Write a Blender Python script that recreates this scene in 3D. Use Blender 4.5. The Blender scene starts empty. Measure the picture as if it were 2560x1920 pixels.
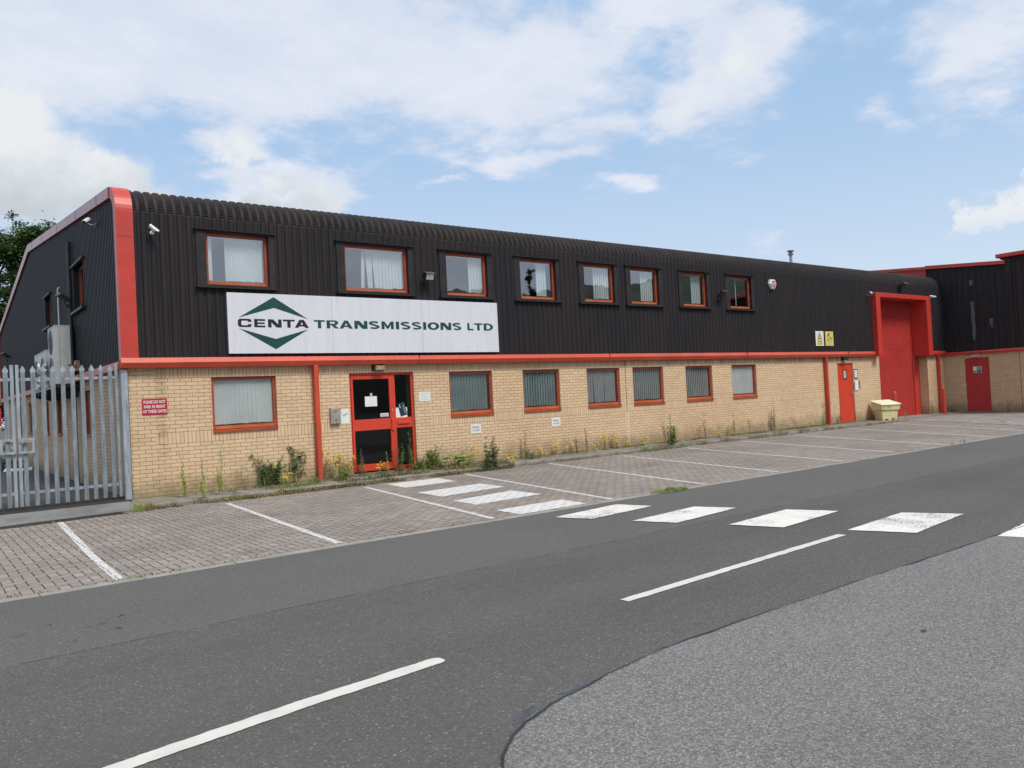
import bpy, bmesh, math, random
from math import sin, cos, pi, radians
from mathutils import Vector, Matrix, noise as mnoise

random.seed(7)
S = bpy.context.scene
COL = S.collection

# ------------------------------------------------------------------ mesh builder
class MB:
    def __init__(s): s.v = []; s.f = []; s.m = []
    def add(s, vs, fs, mi=0):
        o = len(s.v); s.v += [tuple(p) for p in vs]
        s.f += [tuple(i + o for i in f) for f in fs]; s.m += [mi] * len(fs)
    def poly(s, pts, mi=0): s.add(pts, [tuple(range(len(pts)))], mi)
    def box(s, x0, x1, y0, y1, z0, z1, mi=0):
        s.add([(x0,y0,z0),(x1,y0,z0),(x1,y1,z0),(x0,y1,z0),(x0,y0,z1),(x1,y0,z1),(x1,y1,z1),(x0,y1,z1)],
              [(0,3,2,1),(4,5,6,7),(0,1,5,4),(1,2,6,5),(2,3,7,6),(3,0,4,7)], mi)
    def extrude(s, pts, vec, mi=0):
        n = len(pts); V = Vector(vec); b = [Vector(p) + V for p in pts]
        s.add(list(pts) + b, [tuple(range(n))[::-1], tuple(range(n, 2*n))] +
              [(i, (i+1) % n, n + (i+1) % n, n + i) for i in range(n)], mi)
    def tube(s, pts, r, n=8, mi=0, caps=True):
        P = [Vector(p) for p in pts]; R = r if isinstance(r, (list, tuple)) else [r] * len(P)
        rings = []; ref = None
        for i, p in enumerate(P):
            t = (P[min(i+1, len(P)-1)] - P[max(i-1, 0)]).normalized()
            if ref is None:
                ref = Vector((0,0,1)) if abs(t.z) < .9 else Vector((1,0,0))
            a = t.cross(ref).normalized(); b = t.cross(a).normalized(); ref = -b if False else ref
            rings.append([p + a*(R[i]*cos(2*pi*k/n)) + b*(R[i]*sin(2*pi*k/n)) for k in range(n)])
        vs = [q for g in rings for q in g]; fs = []
        for i in range(len(P)-1):
            for k in range(n):
                fs.append((i*n+k, i*n+(k+1) % n, (i+1)*n+(k+1) % n, (i+1)*n+k))
        if caps:
            fs.append(tuple(range(n))[::-1]); fs.append(tuple((len(P)-1)*n+k for k in range(n)))
        s.add(vs, fs, mi)
    def ring(s, x0, x1, z0, z1, w, y0, y1, mi=0, wb=None):
        wb = w if wb is None else wb            # rectangular frame in an xz plane, butted joints
        s.box(x0, x0+w, y0, y1, z0, z1, mi); s.box(x1-w, x1, y0, y1, z0, z1, mi)
        s.box(x0+w, x1-w, y0, y1, z1-w, z1, mi); s.box(x0+w, x1-w, y0, y1, z0, z0+wb, mi)
    def xf(s, M):
        s.v = [tuple(M @ Vector(p)) for p in s.v]; return s
    def build(s, name, mats, parent=None, smooth=False, bevel=0):
        me = bpy.data.meshes.new(name)
        off = Vector((0,0,0)); q = parent
        while q is not None: off += q.location; q = q.parent
        me.from_pydata([tuple(Vector(p) - off) for p in s.v], [], s.f)
        for mt in (mats if isinstance(mats, (list, tuple)) else [mats]): me.materials.append(mt)
        me.polygons.foreach_set('material_index', s.m)
        if smooth: me.polygons.foreach_set('use_smooth', [True] * len(me.polygons))
        me.update()
        o = bpy.data.objects.new(name, me); COL.objects.link(o)
        if parent is not None: o.parent = parent
        if bevel:
            bv = o.modifiers.new('Bevel', 'BEVEL'); bv.width = bevel; bv.segments = 2; bv.limit_method = 'ANGLE'
        return o

def tag(o, label=None, cat=None, group=None, kind=None):
    if label: o['label'] = label
    if cat: o['category'] = cat
    if group: o['group'] = group
    if kind: o['kind'] = kind
    return o
def thing(name, label, cat, loc=(0,0,0), group=None):
    o = bpy.data.objects.new(name, None); o.empty_display_size = .2; COL.objects.link(o); o.location = loc
    return tag(o, label, cat, group)
def struct(name, mb, mats, **k):
    return tag(mb.build(name, mats, **k), kind='structure')

# ------------------------------------------------------------------ material helpers
class NT:
    def __init__(s, t): s.t = t; t.nodes.clear()
    def n(s, typ, ins=None, **props):
        nd = s.t.nodes.new('ShaderNode' + typ)
        for k, v in props.items(): setattr(nd, k, v)
        for k, v in (ins or {}).items():
            sk = nd.inputs[k]
            if isinstance(v, bpy.types.NodeSocket): s.t.links.new(v, sk)
            else: sk.default_value = v
        return nd
    def m(s, op, a, b=0.0, c=0.0, clamp=False):
        return s.n('Math', {0: a, 1: b, 2: c}, operation=op, use_clamp=clamp).outputs[0]
    def mix(s, f, a, b, mode='MIX'):
        c4 = lambda c: c if isinstance(c, bpy.types.NodeSocket) else (*c[:3], 1)
        return s.n('Mix', {0: f, 6: c4(a), 7: c4(b)}, data_type='RGBA', blend_type=mode).outputs[2]
    def noise(s, vec, scale=1.0, detail=3.0, rough=.5):
        return s.n('TexNoise', {'Vector': vec, 'Scale': scale, 'Detail': detail, 'Roughness': rough}).outputs[0]
    def ss(s, f, lo, hi, a=0.0, b=1.0):
        return s.n('MapRange', {0: f, 1: lo, 2: hi, 3: a, 4: b}, interpolation_type='SMOOTHSTEP').outputs[0]
    def pos(s): return s.n('NewGeometry').outputs['Position']
    def sep(s, v): return s.n('SeparateXYZ', {0: v}).outputs
    def comb(s, x=0.0, y=0.0, z=0.0): return s.n('CombineXYZ', {0: x, 1: y, 2: z}).outputs[0]
    def scl(s, v, sc): return s.n('VectorMath', {0: v, 1: sc}, operation='MULTIPLY').outputs[0]
    def bump(s, h, strength=.3, dist=.005): return s.n('Bump', {'Height': h, 'Strength': strength, 'Distance': dist}).outputs[0]
    def out(s, sh): s.t.links.new(sh, s.n('OutputMaterial').inputs[0])
    def bsdf(s, col, rough=.6, metal=0.0, normal=None, spec=.5, coat=0.0, coat_r=.2, trans=0.0):
        c = col if isinstance(col, bpy.types.NodeSocket) else (*col[:3], 1)
        ins = {'Base Color': c, 'Roughness': rough, 'Metallic': metal, 'Specular IOR Level': spec,
               'Coat Weight': coat, 'Coat Roughness': coat_r}
        if normal is not None: ins['Normal'] = normal
        b = s.n('BsdfPrincipled', ins).outputs[0]
        s.out(b); return b
def newmat(name):
    m = bpy.data.materials.new(name); m.use_nodes = True
    return m, NT(m.node_tree)

def plain(name, col, rough=.6, metal=0.0, var=.18, scale=4.0, spec=.5, bump=0.0, dirt=None, dirt_amt=.3, coat=0.0, coat_r=.2, stretch=(1,1,1)):
    m, t = newmat(name)
    p = t.scl(t.pos(), stretch)
    n1 = t.noise(p, scale, 5, .6)
    c = t.mix(t.ss(n1, .3, .7), [x*(1-var) for x in col], [min(1, x*(1+var)) for x in col])
    if dirt:
        n2 = t.noise(p, scale*2.7, 6, .65)
        c = t.mix(t.m('MULTIPLY', t.ss(n2, .5, .72), dirt_amt), c, dirt)
    nm = t.bump(t.noise(p, scale*14, 3), bump, .002) if bump else None
    t.bsdf(c, rough, metal, nm, spec, coat, coat_r)
    return m

def brick_mat(name, soldier=False, facade=False, tint=1.0):
    m, t = newmat(name)
    P = t.pos(); x, y, z = t.sep(P)
    u = t.m('ADD', x, y)
    zz = t.m('SUBTRACT', z, 1.025)
    if soldier:
        zz = t.m('SUBTRACT', zz, t.m('MULTIPLY', t.m('GREATER_THAN', z, 2.0), 1.275))
        vec = t.comb(t.m('ADD', zz, 2.25), u)
    else:
        vec = t.comb(u, t.m('ADD', zz, 7.5))
    wob = t.noise(P, 9, 2)
    vec = t.n('VectorMath', {0: vec, 1: t.scl(t.n('VectorMath', {0: t.n('TexNoise', {'Vector': P, 'Scale': 11.0}).outputs[1], 1: (.5,.5,.5)}, operation='SUBTRACT').outputs[0], (.006,.006,0))}, operation='ADD').outputs[0]
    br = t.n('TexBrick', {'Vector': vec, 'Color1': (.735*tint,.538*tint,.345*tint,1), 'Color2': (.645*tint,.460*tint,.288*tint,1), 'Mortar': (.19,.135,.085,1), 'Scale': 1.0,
        'Mortar Size': .0046, 'Mortar Smooth': .25, 'Bias': -.15, 'Brick Width': .225, 'Row Height': .075},
        offset=0.0 if soldier else .5, squash=1.0)
    col, fac = br.outputs[0], br.outputs[1]
    big = t.noise(P, .55, 4, .6)
    col = t.mix(t.ss(big, .35, .7, 0, .55), col, t.mix(1.0, col, (.86,.84,.80), 'MULTIPLY'))
    sp = t.noise(P, 140, 2, .7)
    col = t.mix(t.ss(sp, .54, .72, 0, .45), col, (.24,.15,.085))
    # grime rising from the ground, green in places
    gn = t.noise(P, 3.2, 5, .7)
    low = t.ss(t.m('SUBTRACT', z, t.m('MULTIPLY', gn, .85)), -.38, .12, 1, 0)
    col = t.mix(t.m('MULTIPLY', low, .62), col, t.mix(t.ss(t.noise(P, 1.3, 3), .42, .6), (.15,.115,.065), (.13,.13,.05)))
    if facade:
        # old gutter leak: dark streak on the wall near the corner
        sx = t.m('ABSOLUTE', t.m('SUBTRACT', t.m('ADD', x, t.m('MULTIPLY', t.noise(P, 7, 3), .08)), 6.55))
        core = t.ss(sx, .05, .13, 1, 0)
        rows = t.ss(t.noise(t.comb(t.m('MULTIPLY', x, .6), 0.0, t.m('MULTIPLY', z, 6.0)), 2.0, 3, .7), .36, .6)
        zr = t.m('MULTIPLY', t.ss(z, .55, 1.0), rows)
        zr = t.m('MULTIPLY', zr, t.m('ADD', .45, t.m('MULTIPLY', fac, .55)))
        col = t.mix(t.m('MULTIPLY', t.m('MULTIPLY', core, zr), .85), col, (.07,.06,.05))
        # soft shade under the fascia painted into the brick, stronger far along
        top = t.m('MULTIPLY', t.ss(t.m('ADD', z, t.m('MULTIPLY', t.noise(t.scl(P, (3,3,.6)), 3, 4), .5)), 2.55, 2.8), t.ss(x, 12, 28, .25, .7))
        col = t.mix(top, col, (.15,.115,.085))
        # pale salt bloom under the movement joint
        bx = t.m('ABSOLUTE', t.m('SUBTRACT', x, t.m('ADD', 19.14, t.m('MULTIPLY', t.noise(P, 5, 3), .05))))
        bl = t.m('MULTIPLY', t.ss(bx, .015, .06, 1, 0), t.m('MULTIPLY', t.ss(z, .1, .3), t.ss(z, 1.0, 1.4, 1, 0)))
        col = t.mix(t.m('MULTIPLY', bl, .5), col, (.72,.66,.58))
    h = t.m('ADD', t.m('MULTIPLY', t.m('SUBTRACT', 1.0, fac), 1.0), t.m('MULTIPLY', t.noise(P, 60, 4), .35))
    t.bsdf(col, .88, 0, t.bump(h, .55, .006), .25)
    return m

def clad_mat(name, base=(.026,.0225,.0245), dusty=False, brown=(.05,.038,.03), rough=.58):
    m, t = newmat(name)
    P = t.pos(); x, y, z = t.sep(P)
    st = t.noise(t.scl(P, (7, 7, .55)), 1.6, 5, .65)
    bigv = t.noise(t.scl(P, (.5,.5,.25)), 1.0, 3)
    c = t.mix(t.ss(st, .35, .72), [v*.8 for v in base], [v*1.45 for v in base])
    c = t.mix(t.ss(bigv, .45, .7, 0, .5), c, brown)
    pale = t.m('MULTIPLY', t.ss(t.noise(t.scl(P, (5, 5, .5)), 1.3, 4, .7), .60, .78), t.ss(z, 2.9, 3.2, .3, .9))
    c = t.mix(t.m('MULTIPLY', pale, .16), c, (.10,.088,.08))
    if dusty:
        d = t.m('MULTIPLY', t.ss(z, 5.5, 5.95), t.ss(t.noise(P, 2.2, 6, .7), .36, .62))
        c = t.mix(t.m('MULTIPLY', d, .38), c, (.070,.052,.037))
        lich = t.m('MULTIPLY', t.ss(z, 5.6, 5.85), t.ss(t.noise(P, 19, 3, .6), .68, .73))
        lich = t.m('MULTIPLY', lich, t.ss(t.noise(P, .8, 2), .42, .6))
        c = t.mix(t.m('MULTIPLY', lich, .8), c, (.30,.28,.23))
    t.bsdf(c, t.m('ADD', rough, t.m('MULTIPLY', st, .16)), 0, t.bump(t.noise(t.scl(P, (1,1,.3)), 26, 3), .12, .004), .28)
    return m

def herring(t, x, y, w=.1):
    u = t.m('DIVIDE', x, w); v = t.m('DIVIDE', y, w)
    i = t.m('FLOOR', u); j = t.m('FLOOR', v); fu = t.m('SUBTRACT', u, i); fv = t.m('SUBTRACT', v, j)
    k = t.m('FLOORED_MODULO', t.m('SUBTRACT', i, j), 4.0)
    is_ = lambda q: t.m('COMPARE', k, float(q), .1)
    k0, k1, k2, k3 = is_(0), is_(1), is_(2), is_(3)
    big = lambda a, b: t.m('ADD', a, t.m('MULTIPLY', b, 10.0))
    d = t.m('MINIMUM', t.m('MINIMUM', big(fu, k1), big(t.m('SUBTRACT', 1.0, fu), k0)),
            t.m('MINIMUM', big(fv, k2), big(t.m('SUBTRACT', 1.0, fv), k3)))
    rid = t.n('TexWhiteNoise', {'Vector': t.comb(t.m('SUBTRACT', i, k1), t.m('SUBTRACT', j, k2), 3.0)}, noise_dimensions='3D').outputs
    return d, rid[0], k2, k3

def paver_nodes(t):
    P = t.pos(); x, y, z = t.sep(P)
    wob = t.n('TexNoise', {'Vector': P, 'Scale': 3.0, 'Detail': 2.0}).outputs[1]
    wx, wy, _ = t.sep(t.n('VectorMath', {0: wob, 1: (.5,.5,.5)}, operation='SUBTRACT').outputs[0])
    xx = t.m('ADD', t.m('ADD', x, 100.0), t.m('MULTIPLY', wx, .02)); yy = t.m('ADD', t.m('ADD', y, 100.0), t.m('MULTIPLY', wy, .02))
    d, r, k2, k3 = herring(t, xx, yy, .105)
    jn = t.noise(P, 5, 3)
    jw = t.m('ADD', .04, t.m('MULTIPLY', jn, .095))
    joint = t.n('MapRange', {0: d, 1: t.m('MULTIPLY', jw, .45), 2: jw, 3: 1.0, 4: 0.0}, interpolation_type='SMOOTHSTEP').outputs[0]
    return P, x, y, joint, r

def paver_mat():
    m, t = newmat('block_paving')
    P, x, y, joint, r = paver_nodes(t)
    c = t.mix(r, (.275,.240,.210), (.385,.340,.300))
    c = t.mix(t.ss(t.noise(P, 90, 3, .7), .42, .66, 0, .38), c, (.15,.130,.113))
    c = t.mix(t.ss(t.noise(P, .45, 5, .6), .4, .68, 0, .48), c, (.19,.165,.148))
    oil = t.ss(t.noise(t.scl(P, (.55,.9,1)), 1.0, 5, .65), .60, .74, 0, .55)
    c = t.mix(oil, c, (.10,.088,.08))
    moss = t.ss(t.noise(P, 1.1, 5, .7), .52, .66)
    jc = t.mix(t.m('MULTIPLY', moss, .5), (.062,.05,.04), (.09,.088,.035))
    c = t.mix(t.m('MULTIPLY', joint, .93), c, jc)
    h = t.m('SUBTRACT', t.m('MULTIPLY', t.noise(P, 45, 3), .3), joint)
    t.bsdf(c, .9, 0, t.bump(h, .6, .008), .25)
    return m

def paint_mat(name, col=(.72,.71,.68), wear=.5, paver=False, under=(.10,.10,.102), fine=70.0):
    m, t = newmat(name)
    if paver: P, x, y, joint, r = paver_nodes(t)
    else: P = t.pos()
    w = t.m('ADD', t.m('MULTIPLY', t.noise(P, fine, 4, .75), .6), t.m('MULTIPLY', t.noise(P, 1.6, 3), .4))
    c = t.mix(t.ss(t.noise(P, 6, 4), .3, .7), [v*.9 for v in col], col)
    c = t.mix(t.ss(w, 1.06-wear, 1.16-wear), c, under)
    if paver: c = t.mix(t.m('MULTIPLY', joint, .8), c, (.10,.085,.07))
    t.bsdf(c, .75, 0, t.bump(t.noise(P, 160, 3), .3, .003), .3)
    return m

def asphalt_mat(name, lo, hi, stone, scale, stone_amt, seams=False, bumpd=.006, stains=True):
    m, t = newmat(name)
    P = t.pos(); x, y, z = t.sep(P)
    vo = t.n('TexVoronoi', {'Vector': P, 'Scale': scale, 'Randomness': 1.0})
    vr = t.sep(vo.outputs['Color'])[0]
    n1 = t.noise(P, scale*.55, 3, .7)
    c = t.mix(t.ss(n1, .3, .72), lo, hi)
    c = t.mix(t.m('MULTIPLY', t.ss(vr, 1-stone_amt, 1.0), t.ss(vo.outputs['Distance'], .25, .5, 1, .2)), c, stone)
    c = t.mix(t.ss(t.noise(P, .35, 5, .6), .38, .7, 0, .3), c, [v*.78 for v in lo])
    c = t.mix(t.ss(t.noise(t.scl(P, (.25, 1.2, 1)), .9, 4, .6), .5, .75, 0, .3), c, hi)
    if seams:
        sy = t.m('ADD', y, t.m('ADD', t.m('MULTIPLY', t.noise(t.comb(x), 1.3, 4, .7), .12), t.m('MULTIPLY', t.noise(P, 22, 3, .7), .03)))
        crack = t.m('MULTIPLY', t.ss(t.m('ABSOLUTE', t.m('ADD', sy, 9.83)), .004, .016, 1, 0), t.ss(t.noise(P, 2.5, 3, .6), .40, .52))
        c = t.mix(t.m('MULTIPLY', crack, .8), c, (.018,.018,.019))
        # long strip paved earlier: a touch lighter beyond the joint
        strip = t.ss(sy, -9.86, -9.80)
        c = t.mix(t.m('MULTIPLY', strip, .22), c, [v*1.25 for v in hi])
        lane = t.ss(t.m('ABSOLUTE', t.m('SUBTRACT', t.m('ABSOLUTE', t.m('ADD', y, 11.3)), .75)), .1, .5, .2, 0)
        c = t.mix(t.m('MULTIPLY', lane, t.ss(t.noise(t.scl(P, (.2,2,1)), 1.5, 4), .3, .7)), c, [v*.7 for v in lo])
        oil = t.m('MULTIPLY', t.ss(t.noise(P, 6.5, 3, .5), .64, .70), t.m('MULTIPLY', t.ss(t.n('VectorMath', {0: P, 1: (3.8,-9.0,-.05)}, operation='DISTANCE').outputs['Value'], .35, .8, 1, 0), .75))
        c = t.mix(oil, c, (.028,.028,.03))
    h = t.m('ADD', t.m('MULTIPLY', vo.outputs['Distance'], -1.0), n1)
    t.bsdf(c, .86, 0, t.bump(h, .5, bumpd), .3)
    return m

def concrete_mat(name, col, sc=3.0, moss=False):
    m, t = newmat(name)
    P = t.pos()
    c = t.mix(t.ss(t.noise(P, sc, 6, .65), .3, .7), [v*.72 for v in col], [v*1.12 for v in col])
    c = t.mix(t.ss(t.noise(P, 85, 3, .7), .5, .68, 0, .45), c, [v*.5 for v in col])
    if moss: c = t.mix(t.ss(t.noise(P, 2.3, 6, .7), .48, .66, 0, .7), c, (.085,.075,.045))
    t.bsdf(c, .9, 0, t.bump(t.noise(P, 50, 5, .7), .4, .005), .25)
    return m

def glass_mat(name, tint=(.80,.88,.88), boost=2.0, base=.04):
    m, t = newmat(name)
    ge = t.n('NewGeometry').outputs
    cs = t.m('ABSOLUTE', t.n('VectorMath', {0: ge['Normal'], 1: ge['Incoming']}, operation='DOT_PRODUCT').outputs['Value'])
    fr = t.m('ADD', .04, t.m('MULTIPLY', .96, t.m('POWER', t.m('SUBTRACT', 1.0, cs, clamp=True), 5.0)))
    f = t.m('ADD', t.m('MULTIPLY', fr, boost), base, clamp=True)
    P = t.pos()
    nm = t.bump(t.noise(P, 1.3, 2), .05, .05)
    g = t.n('BsdfGlossy', {'Color': (.93,.97,1,1), 'Roughness': .015, 'Normal': nm}).outputs[0]
    tr = t.n('BsdfTransparent', {'Color': (*tint, 1)}).outputs[0]
    t.out(t.n('MixShader', {0: f, 1: tr, 2: g}).outputs[0])
    return m

def leaf_mat(name, a, b, sat=.35):
    m, t = newmat(name)
    P = t.pos()
    rnd = t.n('NewGeometry').outputs['Random Per Island']
    c = t.mix(rnd, a, b)
    c = t.mix(t.ss(t.noise(P, 7, 3), .35, .7, 0, .4), c, [v*.6 for v in a])
    d = t.n('BsdfPrincipled', {'Base Color': c, 'Roughness': .6, 'Specular IOR Level': .3}).outputs[0]
    tl = t.n('BsdfTranslucent', {'Color': c}).outputs[0]
    t.out(t.n('MixShader', {0: sat, 1: d, 2: tl}).outputs[0])
    return m

M = {}
M['brick'] = brick_mat('buff_brick', facade=True)
M['soldier'] = brick_mat('buff_brick_soldier', soldier=True, facade=True)
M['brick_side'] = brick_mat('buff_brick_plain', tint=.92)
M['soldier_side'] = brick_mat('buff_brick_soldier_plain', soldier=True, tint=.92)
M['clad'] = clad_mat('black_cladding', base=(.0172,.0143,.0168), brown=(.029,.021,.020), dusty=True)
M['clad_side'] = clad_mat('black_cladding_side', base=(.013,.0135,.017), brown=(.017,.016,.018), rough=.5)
M['clad_unit'] = clad_mat('black_cladding_unit', base=(.018,.0155,.018), brown=(.034,.020,.018))
M['flash'] = plain('dark_flashing', (.025,.022,.0245), .5, spec=.3, var=.25, scale=3, dirt=(.08,.07,.06), dirt_amt=.25)
M['red'] = plain('red_paint', (.55,.046,.030), .42, var=.08, scale=2.2, dirt=(.25,.06,.045), dirt_amt=.45, coat=.15, coat_r=.3)
M['orange_red'] = plain('orange_red_fascia', (.55,.062,.026), .45, var=.12, scale=1.5, dirt=(.34,.09,.055), dirt_amt=.5, coat=.15, coat_r=.35)
M['sheen_red'] = plain('sheen_red_trim', (.40,.058,.042), .36, var=.22, scale=1.2, dirt=(.42,.22,.18), dirt_amt=.5, coat=.4, coat_r=.3)  # pinkish sky sheen mixed into the red as patches, under a glossy coat
M['crimson'] = plain('crimson_door_paint', (.43,.034,.034), .5, var=.08, scale=2, dirt=(.2,.03,.03), dirt_amt=.3)
M['dock'] = plain('red_dock_paint', (.42,.036,.030), .48, var=.08, scale=1.5, dirt=(.2,.03,.03), dirt_amt=.35)
M['door'] = plain('bright_red_door', (.62,.055,.025), .42, var=.07, scale=2.5, dirt=(.35,.06,.03), dirt_amt=.35)
M['frame'] = plain('stained_window_frame', (.36,.062,.028), .45, var=.2, scale=6, dirt=(.42,.12,.04), dirt_amt=.5, stretch=(.3,1,1))
M['frame_low'] = plain('orange_bottom_rail', (.50,.125,.034), .5, var=.2, scale=5, dirt=(.33,.07,.03), dirt_amt=.5, stretch=(.3,1,1))  # bottom rails in a lighter orange than the rest of the frame
M['glass'] = glass_mat('window_glass', (.90,.95,.95), 2.4, .17)
M['glass_low'] = glass_mat('ground_floor_glass', (.90,.93,.94), 1.8, .10)
M['glass_door'] = glass_mat('door_glass', (.50,.54,.56), 1.1, .0)
M['blind'] = plain('blind_fabric', (.56,.60,.60), .8, var=.08, scale=2)
M['blind_dim'] = plain('grey_blind_fabric', (.19,.235,.24), .8, var=.1, scale=2)
M['blind_pale'] = plain('pale_blind_fabric', (.60,.62,.61), .8, var=.06, scale=2)
M['blind_warm'] = plain('warm_grey_blind_fabric', (.27,.27,.275), .8, var=.1, scale=2)
M['inside'] = plain('dark_interior', (.10,.10,.10), .9, var=.15, scale=1)
M['white'] = plain('white_sign_panel', (.68,.69,.745), .35, var=.035, scale=1.1, dirt=(.50,.50,.52), dirt_amt=.25, stretch=(4,1,.5), coat=.1)
M['green'] = plain('dark_green_vinyl', (.006,.062,.046), .4, var=.1)
M['black'] = plain('black_vinyl', (.014,.013,.017), .4, var=.1)
M['sign_red'] = plain('sign_red', (.42,.012,.028), .4, var=.06)
M['sign_white'] = plain('sign_white', (.76,.76,.76), .45, var=.04)
M['sign_yellow'] = plain('sign_yellow', (.68,.60,.16), .45, var=.06)
M['sign_green'] = plain('sign_green', (.16,.42,.30), .45, var=.1)
M['sign_blue'] = plain('sign_blue', (.025,.09,.26), .45, var=.1)
M['paper'] = plain('paper', (.74,.77,.76), .8, var=.03)
M['grey_text'] = plain('faded_print', (.40,.36,.30), .7, var=.1)
M['faint'] = plain('faint_print', (.56,.53,.53), .7, var=.08)
M['galv'] = plain('galvanised_steel', (.36,.405,.44), .5, .35, var=.22, scale=9, stretch=(2,2,.35), dirt=(.19,.22,.25), dirt_amt=.6)
M['steel'] = plain('brushed_steel', (.42,.39,.35), .42, .5, var=.18, scale=5)
M['cam_white'] = plain('white_plastic', (.72,.73,.75), .35, var=.05)
M['dark_metal'] = plain('dark_metal', (.03,.031,.035), .4, .2, var=.2)
M['grey_metal'] = plain('grey_metal', (.22,.225,.24), .4, .3, var=.2)
M['lamp'] = plain('frosted_lens', (.45,.45,.46), .25, var=.1)
M['ac'] = plain('air_con_casing', (.60,.61,.57), .45, var=.06, scale=2, dirt=(.3,.3,.28), dirt_amt=.3)
M['ac_dark'] = plain('air_con_grille', (.20,.205,.195), .5, var=.15)
M['foil'] = plain('crinkled_foil_wrap', (.60,.60,.60), .28, .4, var=.3, scale=18, bump=.8)
M['grille_dark'] = plain('drain_channel', (.05,.045,.04), .8)
M['bin'] = plain('yellow_grit_plastic', (.70,.62,.32), .6, var=.1, scale=3, dirt=(.33,.29,.16), dirt_amt=.55, bump=.15)
M['bin_lid'] = plain('faded_bin_lid', (.80,.76,.56), .6, var=.1, scale=3, dirt=(.45,.40,.26), dirt_amt=.5, bump=.15)
M['paver'] = paver_mat()
M['paint_road'] = paint_mat('road_paint', (.78,.75,.69), .545, fine=55)
M['paint_dash'] = paint_mat('centre_line_paint', (.66,.63,.57), .47)
M['paint_bay'] = paint_mat('bay_line_paint', (.66,.64,.62), .46, paver=True, under=(.25,.215,.195))
M['paint_bar'] = paint_mat('walkway_paint', (.74,.73,.71), .50, paver=True, under=(.25,.215,.195))
M['paint_far'] = paint_mat('worn_apron_paint', (.62,.60,.57), .60, under=(.30,.275,.25), fine=25)
M['asphalt'] = asphalt_mat('dark_asphalt', (.082,.078,.0735), (.130,.125,.118), (.36,.35,.335), 95, .085, seams=True)
M['asphalt_light'] = asphalt_mat('pale_chipped_asphalt', (.107,.104,.099), (.250,.244,.233), (.48,.47,.45), 105, .28, bumpd=.010)
M['yard'] = asphalt_mat('yard_asphalt', (.052,.049,.046), (.090,.086,.081), (.2,.2,.19), 60, .06)
M['soil'] = asphalt_mat('dark_soil', (.022,.019,.016), (.055,.048,.041), (.13,.12,.105), 55, .10, bumpd=.012)
M['joint'] = plain('bitumen_joint', (.022,.023,.027), .6, var=.4, scale=14)
M['bluejoint'] = plain('fresh_bitumen', (.072,.078,.086), .55, var=.4, scale=14)
M['kerb'] = concrete_mat('kerb_concrete', (.27,.25,.22), 2.5, moss=True)
M['apron'] = concrete_mat('apron_concrete', (.215,.212,.205), 1.5)
M['loading'] = concrete_mat('loading_concrete', (.31,.285,.262), .8)
M['edging'] = concrete_mat('edging_concrete', (.33,.305,.275), 2.0)
M['ground'] = plain('rough_ground', (.10,.10,.07), .95, var=.4, scale=.4)
M['hill'] = plain('wooded_hill', (.035,.050,.028), .95, var=.5, scale=.08, dirt=(.07,.085,.04), dirt_amt=.6)
M['roof'] = plain('roof_sheet', (.06,.055,.052), .6, var=.2, scale=1)
M['bark'] = plain('bark', (.075,.055,.042), .9, var=.3, scale=6)
M['leaf_tree'] = leaf_mat('tree_leaf', (.065,.13,.04), (.155,.24,.08))
M['leaf_dark'] = leaf_mat('dark_tree_leaf', (.030,.062,.026), (.065,.11,.042))
M['leaf_lime'] = leaf_mat('lime_weed_leaf', (.44,.55,.14), (.60,.66,.26), .45)
M['leaf_mid'] = leaf_mat('mid_weed_leaf', (.20,.31,.075), (.34,.45,.14))
M['leaf_deep'] = leaf_mat('deep_weed_leaf', (.10,.20,.06), (.21,.33,.115))
M['leaf_grey'] = leaf_mat('grey_green_leaf', (.11,.17,.08), (.21,.27,.15))
M['leaf_dry'] = leaf_mat('dry_weed_leaf', (.26,.19,.09), (.42,.34,.18), .2)
M['leaf_brown'] = leaf_mat('brown_seed', (.085,.040,.024), (.16,.085,.045), .15)
M['stem'] = leaf_mat('weed_stem', (.14,.16,.05), (.20,.19,.08), .1)
M['stem_red'] = leaf_mat('reddish_stem', (.17,.075,.035), (.22,.11,.06), .1)
M['petal'] = leaf_mat('yellow_petal', (.75,.53,.02), (.85,.66,.05), .25)

# ------------------------------------------------------------------ lettering
def text_mesh(name, s, box, mat, parent, y=None, bold=0.0, x=None, align='fit'):
    """flat letters standing on a wall: box=(a0,a1,z0,z1); on an xz wall at y, or on a yz wall at x (reading towards -y)."""
    cu = bpy.data.curves.new('t', 'FONT'); cu.body = s; cu.offset = bold; cu.fill_mode = 'FRONT'; cu.resolution_u = 4
    o = bpy.data.objects.new('t', cu); COL.objects.link(o)
    bpy.context.view_layer.update()
    me = bpy.data.meshes.new_from_object(o.evaluated_get(bpy.context.evaluated_depsgraph_get()))
    bpy.data.objects.remove(o)
    xs = [v.co.x for v in me.vertices]; ys = [v.co.y for v in me.vertices]
    x0, x1, y0, y1 = min(xs), max(xs), min(ys), max(ys)
    a0, a1, z0, z1 = box
    mb = MB(); vs = []
    for v in me.vertices:
        a = a0 + (v.co.x - x0)/(x1-x0)*(a1-a0); z = z0 + (v.co.y - y0)/(y1-y0)*(z1-z0)
        vs.append((a, y, z) if x is None else (x, a, z))
    mb.add(vs, [tuple(p.vertices) for p in me.polygons])
    bpy.data.meshes.remove(me)
    return mb.build(name, mat, parent)

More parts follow.
